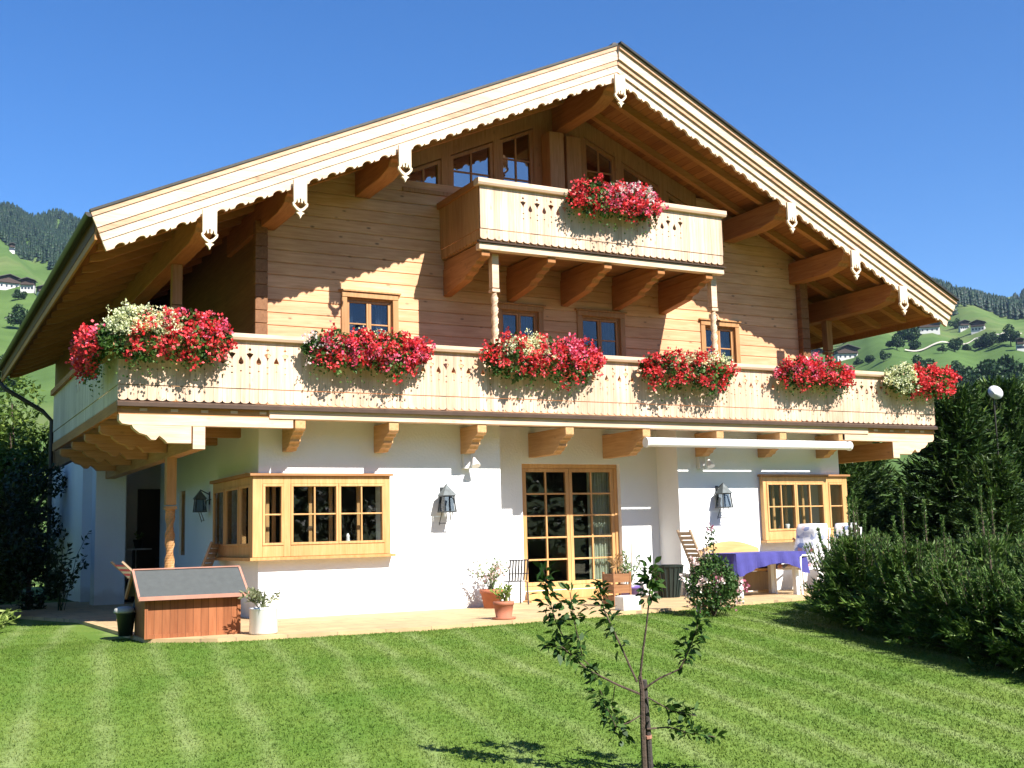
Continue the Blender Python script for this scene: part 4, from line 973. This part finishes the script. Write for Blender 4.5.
b=MB()
for k in range(18):
    a=2*math.pi*k/18; b.bar((.168*math.cos(a),.168*math.sin(a),.0),(.256*math.cos(a),.256*math.sin(a),.52),.02,.02)
b.build('ribs',M_dark,c); 
# watering can / bucket with a pale lid beside the hutch
c=thing('bucket','dark bucket with a pale cloth over its rim, beside the hutch end','bucket',(2.66,15.45,TZ)); c.scale=(.78,.78,.8)
MB().lathe([(.11,0),(.15,.34),(.16,.345),(.15,.36)],n=20).build('pail',M_dark,c,smooth=True)
MB().lathe([(.155,.36),(.17,.38),(.15,.43),(.08,.46),(.01,.465)],(-.03,0,0),14).build('cloth',plain('pale_cloth',(.38,.37,.33),.9,var=.2),c,smooth=True)
MB().tube([(.13,.04,.4),(.2,.12,.62)],.03,8).build('handle',M_dark,c)

# black slatted cafe chair
def cafe_chair(label,loc,rz,mat=M_blackm,name='cafe_chair'):
    t=thing(name,label,'chair',loc,rz,'chairs about the terrace'); s=MB()
    for i in range(6): s.box(-.19,.19,-.19+i*.065,-.145+i*.065,.44,.455)
    s.build('seat',mat,t); bk=MB()
    for i in range(7): x=-.18+i*.06; bk.bar((x,.2,.47),(x,.29,.86),.028,.012,(0,1,0))
    bk.bar((-.2,.29,.86),(.2,.29,.86),.03,.025); bk.bar((-.2,.23,.6),(.2,.23,.6),.02,.02); bk.build('backrest',mat,t)
    for sx in (-.19,.19):
        MB().bar((sx,-.2,0),(sx,-.18,.44),.022,.022).build('leg',mat,t); MB().bar((sx,.24,0),(sx,.2,.44),.022,.022).build('leg',mat,t)
    return t
cafe_chair('black slatted metal chair turned away, left of the terrace door',(9.2,17.2,TZ),R(172)).scale=(.85,.85,.85)
# slatted teak recliner
def teak_chair(label,loc,rz):
    t=thing('folding_chair',label,'chair',loc,rz,'chairs about the terrace'); s=MB()
    for i in range(6): s.box(-.22+i*.075,-.165+i*.075,-.23,.23,.42,.44)
    s.build('seat',M_teak,t); b=MB(); p0=Vector((-.22,0,.44)); p1=Vector((-.50,0,1.14))
    for sy in (-.24,.24): b.bar(p0+Vector((0,sy,0)),p1+Vector((0,sy,.02)),.03,.045,(0,1,0))
    for i in range(9):
        q=p0.lerp(p1,(i+.6)/9.2); b.bar(q+Vector((0,-.225,0)),q+Vector((0,.225,0)),.016,.062,(p1-p0).normalized())
    b.build('backrest',M_teak,t)
    for sy in (-.255,.255):
        MB().bar((-.40,sy,0),(.2,sy,.43),.03,.045,(0,1,0)).build('leg',M_teak,t); MB().bar((.24,sy*.93,0),(-.28,sy*.93,.62),.03,.045,(0,1,0)).build('leg',M_teak,t)
        MB().bar((-.30,sy,.63),(.22,sy,.62),.05,.025).build('armrest',M_teak,t)
    return t
teak_chair('high backed slatted teak folding chair at the left end of the dining table',(12.72,16.45,TZ),R(-10))
# bench with arched back
t=thing('garden_bench','larch garden bench with an arched backrest behind the blue table','bench',(13.4,16.74,TZ))
MB().box(-.66,.66,-.38,-.002,.40,.44).build('seat',M_bench,t)
ar=[(-.66,.5)]+[(-.66+1.32*i/12,.80+.14*math.sin(math.pi*i/12)) for i in range(13)]+[(.66,.5)]
MB().prism(ar,'y',.0,.035).build('backrest',M_bench,t); MB().box(-.62,.62,-.34,-.32,.06,.395).build('front_panel',M_teak,t)
for x in (-.65,.59): MB().box(x,x+.06,-.37,-.002,0,.398).build('leg',M_bench,t)
# dining table with cloth
t=thing('dining_table','white dining table standing under the awning before the bay window','table',(13.3,15.95,TZ))
MB().box(-.74,.74,-.40,.40,.70,.735).build('tabletop',M_bench,t)
for x in (-.66,.58):
    for y in (-.36,.28): MB().box(x,x+.08,y,y+.08,0,.698).build('leg',M_white,t)
N=56; cl=MB(); hx,hy=.77,.43
def cloth_pt(u,w):      # u around, w 0 top edge..1 hem
    per=[(-hx,-hy),(hx,-hy),(hx,hy),(-hx,hy)]; e=u*4; i=int(e)%4; f=e-int(e); a=per[i]; b=per[(i+1)%4]
    x=a[0]+(b[0]-a[0])*f; y=a[1]+(b[1]-a[1])*f; nx,ny=((0,-1),(1,0),(0,1),(-1,0))[i]
    fold=.030*math.sin(f*38+i)*w+.02*math.sin(f*17+2*i)*w; drop=(.24+.10*math.exp(-((f-.0)**2)*40)+.10*math.exp(-((f-1)**2)*40)+.05*math.sin(f*6.28*1.0+1))*w
    return (x+nx*(.006+fold+.03*w), y+ny*(.006+fold+.03*w), .742-drop)
n_=160
for r_i in range(5):
    for k in range(n_): cl.v.append(cloth_pt(k/n_, r_i/4))
for r_i in range(4): cl.f += [(r_i*n_+k,r_i*n_+(k+1)%n_,(r_i+1)*n_+(k+1)%n_,(r_i+1)*n_+k) for k in range(n_)]
cl.f.append(tuple(range(n_)))
o=cl.build('tablecloth',M_cloth,None,smooth=False); o.location=(13.3,15.95,TZ); tag(o,'blue violet tablecloth hanging in folds over the dining table','tablecloth')
# white garden armchairs with floral cushions
def armchair(label,loc,rz,cushion_label):
    t=thing('garden_armchair',label,'chair',loc,rz,'chairs about the terrace')   # faces -x
    s=MB(); s.box(-.26,.24,-.25,.25,.42,.445); s.build('seat',M_white,t)
    for sy in (-.28,.28): MB().tube([(-.26,sy,0),(-.27,sy,.42),(-.26,sy,.64),(-.2,sy,.67),(.26,sy,.66)],.018,8).build('arm_frame',M_white,t)
    for sy in (-.27,.27): MB().tube([(.34,sy,0),(.22,sy,.42)],.018,8).build('leg',M_white,t)
    b=MB(); b.tube([(.22,-.25,.44),(.42,-.25,1.12),(.42,.25,1.12),(.22,.25,.44)],.018,8); b.build('back_frame',M_white,t)
    q=thing('seat_cushion',cushion_label,'cushion',loc,rz,'floral cushions on the garden armchairs')
    c=MB(); n=10
    for i in range(n+1):
        u=i/n; x=.215+.2*u; z=.47+.74*u; th_=.05+.02*math.sin(u*math.pi*5)
        for k in range(12):
            a=2*math.pi*k/12; ca=math.copysign(abs(math.cos(a))**.5,math.cos(a)); sa=math.copysign(abs(math.sin(a))**.7,math.sin(a)); e=1 if 0<i<n else .6; c.v.append((x-.05+th_*e*sa*.9,.24*ca*(.97 if 0<i<n else .9),z+th_*e*sa*.25))
    c.f=[(i*12+k,i*12+(k+1)%12,(i+1)*12+(k+1)%12,(i+1)*12+k) for i in range(n) for k in range(12)]+[tuple(range(11,-1,-1)),tuple(n*12+k for k in range(12))]
    c.build('back_pad',M_cush,q,smooth=True)
    MB().prism([(-.27,.448),(.17,.448),(.17,.51),(-.24,.515),(-.28,.48)],'y',-.235,.235).build('seat_pad',M_cush,q,bevel=.02)
armchair('white tubular garden armchair at the right end of the blue table, nearest to it',(14.12,15.8,TZ),R(10),'floral patterned cushion on the armchair nearest the blue table')
armchair('white tubular garden armchair behind the young spruces below the right bay window, middle one',(14.9,16.25,TZ),R(35),'floral patterned cushion on the middle armchair below the right bay window')
armchair('white tubular garden armchair farthest right behind the young spruces',(15.5,16.1,TZ),R(30),'floral patterned cushion on the armchair farthest right behind the spruces')
# porch bistro set and small white folding chair by the side wall
t=thing('bistro_table','small round dark bistro table in the shaded porch','table',(4.42,24.9,TZ))
MB().lathe([(.02,1.04),(.36,1.04),(.36,1.07),(.02,1.07)],n=24).build('tabletop',plain('pale_top',(.45,.45,.44),.5),t); MB().tube([(0,0,.02),(0,0,1.04)],.03,8).build('leg',M_blackm,t); MB().lathe([(.22,0),(.2,.03),(.03,.05)],n=16).build('foot',M_blackm,t)
t=pot('potted_plant','small potted herb on the bistro table in the porch','potted plant',(4.5,24.85,TZ+1.07),[(r*.7,z*.7) for r,z in POT],M_dark); sprout(t,60,.16,.12,.16,L_herb,.05,.03,10)
for i,(x,y,rz,la) in enumerate(((4.15,24.7,R(100),'dark chair in the porch left of the bistro table'),(4.75,24.75,R(-60),'dark chair in the porch right of the bistro table'))): cafe_chair(la,(x,y,TZ),rz)
teak=teak_chair('pale slatted folding chair leaning back below the corner bay window in the shade',(4.15,18.9,TZ),R(150))
# red and white striped sling chair in the shade left of the hutch
def stripe_mat():
    m,n,l,b=newmat('striped_canvas'); tc=n.new('ShaderNodeTexCoord'); sx=n.new('ShaderNodeSeparateXYZ'); l.new(tc.outputs['Object'],sx.inputs[0])
    f=math_(n,l,'FRACT',math_(n,l,'MULTIPLY',sx.outputs[2],14)); r=ramp(n,[(.5,(.62,.60,.62)),(.54,(.5,.06,.14))]); l.new(f,r.inputs[0]); l.new(r.outputs[0],b.inputs['Base Color']); return m
t=thing('deck_chair','red and white striped deck chair in the shade behind the hutch','chair',(3.42,18.2,TZ-.12+.12),R(8),'chairs about the terrace')
sg=MB(); n_=8
for i in range(n_+1): u=i/n_; x=.55-.95*u; z=.30+.55*u**2+.0*u; sg.v += [(x,-.24,z),(x,.24,z)]
sg.f=[(2*i,2*i+1,2*i+3,2*i+2) for i in range(n_)]; sg.build('sling',stripe_mat(),t)
fr=MB()
for sy in (-.26,.26): fr.bar((-.45,sy,.9),(.5,sy,.02),.03,.03,(0,1,0)); fr.bar((.6,sy,.34),(-.35,sy,.02),.03,.03,(0,1,0))
fr.build('frame',M_teak,t)
# figurines on the bay sill
t=tag(MB().lathe([(.03,0),(.04,.03),(.025,.1),(.03,.13),(.012,.17)],n=12).build('figurine',M_white,None,smooth=True),'small white figurine standing inside the left bay window','figurine'); t.location=(6.22,YW+.05,1.085)
t=tag(MB().lathe([(.03,0),(.045,.02),(.035,.07),(.05,.13),(.04,.14)],n=12).build('vase',M_white,None,smooth=True),'small white vase inside the right bay window','vase'); t.location=(15.05,YW+.05,1.105)

# ------------------------------------------------------------------ plants
def gz(x,y): return float(ground_z(x,y))
# rose bush
t=thing('rose_bush','bushy rose shrub with pale and pink blooms at the terrace edge before the dining table','rose bush',(10.42,13.45,gz(0,13.45))); t.scale=(1.0,1.0,1.0)
st=MB()
for i in range(11):
    a=random.uniform(0,6.28); s=random.uniform(.1,.42); hh=random.uniform(.5,.95); st.tube([(0,0,0),(math.cos(a)*s*.6,math.sin(a)*s*.6,hh*.55),(math.cos(a)*s,math.sin(a)*s,hh)],[.012,.009,.005],5)
st.tube([(0,0,.6),(.05,0,1.0),(.0,0,1.28)],[.008,.006,.004],5); st.tube([(-.1,0,.6),(-.14,0,1.0),(-.08,0,1.12)],[.008,.006,.004],5)
st.build('stems',M_bark,t)
n=2600; u=unit(n)*np.array([.42,.42,.42])*(RNG.uniform(.35,1,(n,1))**.6); u[:,2]+=.46; u[:,:2]*=(1.15-.45*np.clip(u[:,2:3],0,1))
V1=leaf_arr(u,RNG.uniform(.04,.075,n),.035); k=90; q=unit(k)*.07; q[:,2]=RNG.uniform(.85,1.25,k); V2=leaf_arr(q,.06,.03)
np_mesh('foliage',*cat(V1,V2),L_rose,t)
P=unit(46)*np.array([.44,.44,.45]); P[:,2]+=.5; P[:,:2]*=(1.15-.4*np.clip(P[:,2:3],0,1)); np_mesh('pale_blooms',*blossoms(P[:11],.085,12),L_rosew,t); np_mesh('pink_blooms',*blossoms(np.concatenate([P[40:],np.array([[.0,0,1.26],[.42,-.2,.42],[.45,-.15,.45]])]),.08,12),leafmat('dusky_rose_petals',(.30,.05,.12),(.5,.14,.22),(.7,.36,.42),.2,4),t)

# young apple tree with stake, in the foreground
SX,SY=4.63,6.86; sz=gz(SX,SY); depth=Vector((SX,SY,0)).dot(fw); 
def sp(px,py,dd=0):      # photo point to a point near the sapling's own depth
    d=ray(px,py); p=Vector((0,0,CAMZ))+d*(depth+dd); return (p.x-SX,p.y-SY,p.z-sz)
t=thing('apple_sapling','slender young apple tree with sparse dark leaves in the lawn foreground','tree',(SX,SY,sz))
tw=MB(); 
brs=[([(645,779),(643,735),(642,690),(640,676)],.021,.015,0,.0),([(640,678),(643,650),(646,629),(648,611),(650,590),(653,566)],.010,.004,.62,.0),
 ([(640,694),(618,685),(588,670),(562,647),(548,645)],.009,.004,.25,-.12),([(600,676),(583,659),(575,625),(570,592)],.005,.003,.2,-.15),([(572,655),(556,622),(549,600),(543,568)],.005,.003,.15,-.1),
 ([(637,682),(618,640),(604,610),(598,582)],.008,.003,.22,.12),([(642,690),(660,678),(680,669),(689,650),(697,628),(701,605)],.008,.003,.35,-.06),
 ([(647,729),(668,727),(690,733),(716,737)],.007,.003,.18,.08),([(647,697),(672,711),(697,716)],.006,.003,.2,-.1),([(643,714),(630,722),(616,727),(606,706),(600,690)],.006,.003,.3,-.1),
 ([(615,686),(612,706),(622,738)],.004,.002,.3,.1)]
LP=[];LD=[]
for pts,ra,rb,st0,dd in brs:
    q=[Vector(sp(x,y,dd*i/(len(pts)-1))) for i,(x,y) in enumerate(pts)]
    tw.tube(q,[ra+(rb-ra)*i/(len(q)-1) for i in range(len(q))],6)
    if st0 or dd:
        tot=sum((b-a).length for a,b in zip(q[:-1],q[1:])); k=int(tot*125)
        for i in range(k):
            s=random.uniform(st0,1.0)**.75*tot; a=0
            for p0,p1 in zip(q[:-1],q[1:]):
                L_=(p1-p0).length
                if a+L_>=s: break
                a+=L_
            p=p0.lerp(p1,min(1,(s-a)/L_)); LP.append(tuple(p)); LD.append((random.gauss(0,1)+(p1-p0).x/L_*.8,random.gauss(0,1),random.gauss(.1,.8)))
tw.build('branches',M_bark,t)
LP=np.array(LP);LD=np.array(LD); n=len(LP); LP=LP+LD/np.linalg.norm(LD,axis=1)[:,None]*RNG.uniform(0,.065,(n,1))
np_mesh('leaves',*leaf6(LP,RNG.uniform(.045,.088,n),RNG.uniform(.026,.044,n),LD),L_apple,t)
q0=Vector(sp(651,780,.03)); q1=Vector(sp(644,680,.03))
o=thing('tree_stake','dark rough stake tied to the young apple tree','stake',(SX+q0.x,SY+q0.y,sz)); 
MB().tube([(0,0,-.02+q0.z),tuple((q1-q0)*.5+Vector((.004,0,q0.z))),tuple(q1-q0+Vector((0,0,q0.z)))],[.024,.022,.021],9).build('post',M_stake,o)
MB().tube([tuple((q1-q0)*.42+Vector((0,0,q0.z))),tuple((q1-q0)*.45+Vector((0,0,q0.z)))],[.030,.030],9).build('tie',M_trim,o)

# spruces
def spruce(t, h, rad, whorls, per, twig, tipn, lm=L_spruce, tipm=L_sprucetip, seed=0, base=.04, lead=.28, dens=1.0, up_=.25, shoot=True):
    rng=np.random.default_rng(seed); st=MB(); P=[];D=[];TP=[];TD=[]
    st.tube([(0,0,-.1),(0,0,h*.6),(0,0,h)],[h*.018+.006,h*.010+.004,.006],6)
    for i in range(whorls):
        f=i/(whorls-1); z=h*(base+(1-lead-base)*f); R_=rad*(1-f*.80)*rng.uniform(.85,1.12)
        for k in range(per):
            a=2*np.pi*(k/per)+i*1.1+rng.normal(0,.25); L_=R_*rng.uniform(.7,1.15); d=np.array([np.cos(a),np.sin(a),up_+rng.normal(0,.12)+.35*f]); d/=np.linalg.norm(d)
            p0=np.array([0,0,z]); nseg=max(3,int(L_/twig*3.0*dens))
            if L_>.3: st.tube([p0,p0+d*L_*.8],[.007+.004*h*.2,.003],4,False)
            side=np.cross(d,[0,0,1]); side/=np.linalg.norm(side)
            for s in np.linspace(.12,1,nseg):
                q=p0+d*L_*s
                for sg in (-1,1,0):
                    dd=d*(1.0 if sg==0 else .75)+side*sg*(.75+rng.normal(0,.2))+np.array([0,0,rng.normal(.12,.28)])
                    P.append(q+rng.normal(0,.012,3));D.append(dd)
                    if rng.random()<.45: P.append(q+dd/np.linalg.norm(dd)*twig*.6);D.append(dd+rng.normal(0,.45,3))
            TP.append(p0+d*L_);TD.append(d*.6+np.array([0,0,.35+.3*f]))
    P=np.array(P);D=np.array(D);n=len(P); sz_=rng.uniform(.7,1.3,n)*twig
    np_mesh('needles',*cat(leaf_arr(P,sz_,sz_*.19,D),leaf_arr(P,sz_,sz_*.19,D)),lm,t)
    if shoot:
        TP=np.array(TP);TD=np.array(TD)
        for k in range(16):
            a=2*np.pi*k/8+rng.uniform(0,1); rr_=rad*.32*(k>7); TP=np.vstack([TP,[rr_*np.cos(a),rr_*np.sin(a),h*(1-lead*.9)-.1*(k>7)]]); TD=np.vstack([TD,[np.cos(a)*.45,np.sin(a)*.45,.85]])
        CP=[];CD=[]
        for k in range(34):
            lead_=k==0; a=rng.uniform(0,6.28); q=rad*.75*np.sqrt(rng.uniform(0,1))*(not lead_); zb=h*(1-lead)*(1.03-.42*(q/rad)**2)-.1
            L_=h*lead*1.05+.1 if lead_ else rng.uniform(.18,.42)*(1.5 if k<4 else 1); d=np.array([np.cos(a)*.45*(q/rad+.15),np.sin(a)*.45*(q/rad+.15),1.]) if not lead_ else np.array([0,0,1.]); d/=np.linalg.norm(d)
            p0=np.array([np.cos(a)*q,np.sin(a)*q,zb]); m_=int(L_*(520 if lead_ or k<4 else 170))
            s_=rng.uniform(0,1,m_); rd=rng.normal(size=(m_,3)); CP.append(p0+d*L_*s_[:,None]); CD.append(d*1.3+rd*.55)
            if L_>.25: st.tube([p0,p0+d*L_],[.007,.004],4)
        CP=np.concatenate(CP);CD=np.concatenate(CD)
        np_mesh('young_shoots',*cat(leaf_arr(TP,twig*1.5,twig*.26,TD),leaf_arr(TP,twig*1.5,twig*.26,TD),leaf_arr(CP,.055,.014,CD)),tipm,t)
    st.build('trunk',M_bark,t); return t
G='young spruces in the hedge'
hs=[]
for i,(h_,r_) in enumerate(((1.72,.74),(1.6,.68),(1.85,.78))):
    hs.append(spruce(thing('young_spruce','',"spruce",group=G),h_,r_,16,10,.10,0,seed=20+i,lead=.40,up_=.3))
HP=[(11.35,11.55,0,1.0,'young spruce at the left end of the hedge, its foliage over the lawn corner'),(12.0,12.3,1,1.0,'young spruce at the left hedge end, second row, before the floral cushions'),
 (11.25,10.6,2,.95,'young spruce second from the left in the front row of the hedge'),(12.3,11.2,0,1.0,'young spruce second from the left in the back row of the hedge'),
 (11.0,9.75,1,1.0,'young spruce third from the left in the front row of the hedge'),(12.1,10.1,2,1.02,'young spruce third from the left in the back row of the hedge'),
 (10.8,8.95,0,.92,'young spruce fourth from the left in the front row of the hedge'),(11.9,9.2,1,1.08,'young spruce fourth from the left in the back row of the hedge'),
 (10.7,8.2,2,.86,'young spruce near the right photo edge in the front row of the hedge'),(11.75,8.4,0,.98,'young spruce near the right photo edge in the back row of the hedge'),
 (12.75,12.9,2,.9,'young spruce farthest back in the hedge near the terrace'),(10.75,7.4,1,.9,'young spruce cut by the right photo edge in the hedge'),(12.9,10.6,1,1.1,'tall young spruce deep in the hedge before the dark conifers')]
seen=set()
for x,y,k,s,la in HP:
    o=hs[k] if k not in seen else copy_tree(hs[k]); seen.add(k)
    o['label']=la; o.location=(x,y,gz(x,y)); o.scale=(s,s,s*random.uniform(.95,1.05)); o.rotation_euler=(0,0,random.uniform(0,6.28))
# picket fence behind the hedge
t=thing('picket_fence','pale wooden picket fence glimpsed through the spruce hedge','fence',(13.6,11.4,-.2)); d=Vector((.28,-1,0)).normalized()
for i in range(26):
    p=d*(i-13)*.19; MB().prism([(-.045,0),(.045,0),(.045,.9),(0,.97),(-.045,.9)],'x',-.01,.01).build('picket',M_bench,t).location=(p.x,p.y,0)
b=MB()
for z in (.25,.7): b.bar(d*-2.6+Vector((.03,0,z)),d*2.5+Vector((.03,0,z)),.03,.07)
b.build('rail',M_bench,t)
# big dark conifers right of the house
B0=spruce(thing('conifer','',"conifer",group='dark conifers right of the chalet'),5.2,2.3,34,16,.20,0,lm=L_yew,tipm=L_spruce,seed=40,base=.02,lead=.05,dens=.8,up_=.1)
for i,(x,y,s,la) in enumerate(((23.2,20.0,.89,'tall dark conifer right of the balcony end, touching its red flowers'),(26.2,21.0,.97,'tall dark conifer at the right photo edge behind the hedge'),(21.2,22.2,.62,'low dark conifer below the right balcony corner'),
    (24.8,17.6,.74,'broad dark conifer in front of the tall ones at the right photo edge'),(20.2,25.0,.75,'dark conifer seen below the balcony beam, farthest back'),(18.9,20.6,.50,'low dark conifer right behind the bay window corner'),(21.6,17.6,.52,'low dark conifer between bay window and tall conifers'),(19.6,22.6,.55,'low dark conifer close behind the balcony beam end'),(22.7,23.4,.70,'dark conifer filling the gap behind the balcony beam'),(25.0,25.0,.78,'dark conifer at the far back between the tall ones'))):
    o=B0 if i==0 else copy_tree(B0); o['label']=la; o.location=(x,y,-.1); o.scale=(s*1.1,s*1.1,s); o.rotation_euler=(0,0,i*1.7)
# satellite dish beyond the conifers
t=thing('satellite_dish','white satellite dish above the dark conifers at the right','satellite dish',(23.5,19.0,-.57))
MB().tube([(0,0,0),(0,0,4.9)],.022,8).build('mast',M_gutter,t); d_=MB().lathe([(.02,0),(.16,.02),(.30,.08),(.31,.085)],n=20).build('dish',M_white,t,smooth=True); d_.scale=(.6,.6,.6); d_.location=(0,-.04,4.86); d_.rotation_euler=(R(70),0,R(-25)); MB().bar((0,-.06,4.84),(-.36,-.25,4.90),.022,.022).build('arm',M_white,t)

# left: bright leafy tree, dark shrubs
def leafy(name,label,cat_,loc,h,cr,n,lm,ls,seed,z0=.3,group=None,ng=16):
    rng=np.random.default_rng(seed); t=thing(name,label,cat_,loc,0,group); st=MB(); st.tube([(0,0,-.1),(0,0,h*.6)],[h*.03,h*.015],8)
    cs=rng.normal(size=(ng,3))*np.array([cr*.48,cr*.48,h*.18])+np.array([0,0,h*(.5+z0*.3)]); cs[:,2]=np.clip(cs[:,2],h*z0,h*.93)
    for c in cs: st.tube([(0,0,h*.35),tuple(c*.6+np.array([0,0,h*.12])),tuple(c)],[h*.012,h*.007,h*.003],5)
    P=[]
    for c in cs:
        u=rng.normal(size=(n//ng,3)); u/=np.linalg.norm(u,axis=1)[:,None]; P.append(c+u*cr*rng.uniform(.28,.42)*rng.uniform(.3,1.05,(n//ng,1))**.5)
    P=np.concatenate(P); m=len(P); np_mesh('crown',*leaf_arr(P,rng.uniform(.7,1.3,m)*ls,ls*.6,None,.5),lm,t); st.build('trunk',M_bark,t); return t
leafy('broadleaf_tree','bright green leafy tree left of the balcony beneath the eave end','tree',(3.0,34.0,-.3),5.9,2.3,9000,L_leafy,.17,3)
leafy('broadleaf_tree','bright green leafy tree at the left photo edge behind the dark shrubs','tree',(1.6,36,-.3),5.6,2.6,8000,L_leafy,.17,4)
SG='dark shrubs left of the chalet'
leafy('evergreen_shrub','dark shaded evergreen shrub between left photo edge and house wall, tallest one','shrub',(1.55,25.0,-.1),3.9,1.25,9000,L_dark,.12,5,.12,SG)
leafy('evergreen_shrub','dark shaded evergreen shrub at the left photo edge','shrub',(.55,22.5,-.1),3.3,1.2,8000,L_dark,.12,6,.10,SG)
leafy('evergreen_shrub','dark low evergreen shrub before the left side wall','shrub',(2.3,23.6,-.1),2.0,.75,5000,L_dark,.10,7,.10,SG)
leafy('evergreen_shrub','dark evergreen shrub behind the others next to the downpipe','shrub',(2.4,28.6,-.1),3.4,1.1,6000,L_dark,.12,8,.12,SG)
leafy('evergreen_shrub','dark tall evergreen shrub farthest back on the left, below the bright leafy tree','shrub',(1.3,30.5,-.1),3.9,1.7,9000,L_dark,.13,9,.10,SG)
leafy('evergreen_shrub','dark evergreen shrub at the very left photo edge, lowest one','shrub',(1.35,21.3,-.05),1.9,.85,6000,L_dark,.10,10,.08,SG)
t=thing('laurel_shrub','upright dark laurel sprigs against the pale left side wall','shrub',(2.75,22.6,-.03)); sprout(t,240,1.5,.55,0,L_dark,.13,.05,12)
t=thing('yew_branch','bright yellow green shrub tip poking in at the left photo edge','shrub',(1.25,18.0,-.1)); sprout(t,260,.42,.45,0,L_yellowg,.10,.03,18)

# trees behind the camera: they darken the lawn foreground and stand in the window reflections
BG='garden trees on the near side of the lawn'
bt=[(6.2,-2.5,6.6,'leafy garden tree whose shadow touches the lawn foreground')]
for i,x in enumerate((-16,-8,0,8,15,23,31)): bt.append((x,-14-(i%3)*2.5,11+(i%2)*2,'dark garden tree behind the viewpoint, seen only as reflection in the ground floor panes'))
for i,(x,y,h_,la) in enumerate(bt):
    leafy('garden_tree',la,'tree',(x,y,-.55),h_,h_*(.30 if i==0 else .5),7000 if i==0 else 4500,L_leafy if i==0 else L_meadow,.2 if i==0 else .55,60+i,.35 if i==0 else .12,BG)

# ------------------------------------------------------------------ grass blades
n=240000; y=4.6+RNG.random(n)**1.2*11.0; x=RNG.uniform(-.6,15,n)
dpt=x*fw.x+y*fw.y; lat=(x*rt.x+y*rt.y)/dpt; edge=np.interp(x,[2.62,2.76,3.5,6,7.4,9.7,13,19.5],[19.5,14.75,14.14,13.88,14.0,14.28,14.75,15.6]); kp=(abs(lat)<.48)&((x<2.62)|(y<edge+.05+RNG.normal(0,.025,n))); x=x[kp];y=y[kp]; n=len(x)
x2=RNG.uniform(-3.5,2.3,26000); y2=RNG.uniform(14.5,24,26000); kk=(x2<2.58)&((y2<19.6)|(x2<1.9)); x=np.concatenate([x,x2[kk]]); y=np.concatenate([y,y2[kk]]); n=len(x)
P=np.stack([x,y,ground_z(x,y)-.004],-1); V=[];h_=RNG.uniform(.010,.028,(n,1))
Vs=[]
for k in range(2):
    a=RNG.uniform(0,6.28,n); e=np.stack([np.cos(a),np.sin(a),a*0],-1)*.0042*(1+.06*dpt.mean()); ln=np.stack([RNG.normal(0,.4,n),RNG.normal(.15,.4,n),np.ones(n)],-1)*h_; o_=np.stack([RNG.normal(0,.014,n),RNG.normal(0,.014,n),a*0],-1)
    Vs.append(np.stack([P+o_-e,P+o_+e,P+o_+ln],1))
V=np.concatenate(Vs).reshape(-1,3); F=np.arange(len(V)).reshape(-1,3)
tag(np_mesh('grass',V,F,M_blade),'short mown grass blades covering the lawn','grass',kind='stuff')

# ------------------------------------------------------------------ haze in the valley air
hm=bpy.data.materials.new('valley_haze'); hm.use_nodes=True; hn=hm.node_tree.nodes; hn.clear()
ho=hn.new('ShaderNodeOutputMaterial'); hv=hn.new('ShaderNodeVolumePrincipled'); hv.inputs['Color'].default_value=(.50,.70,1,1); hv.inputs['Density'].default_value=.00007; hv.inputs['Anisotropy'].default_value=.2
hm.node_tree.links.new(hv.outputs[0],ho.inputs['Volume'])
tag(MB().box(-2700,2700,-2700,2700,-60,660).build('haze',hm),kind='stuff',label='thin bluish valley haze')
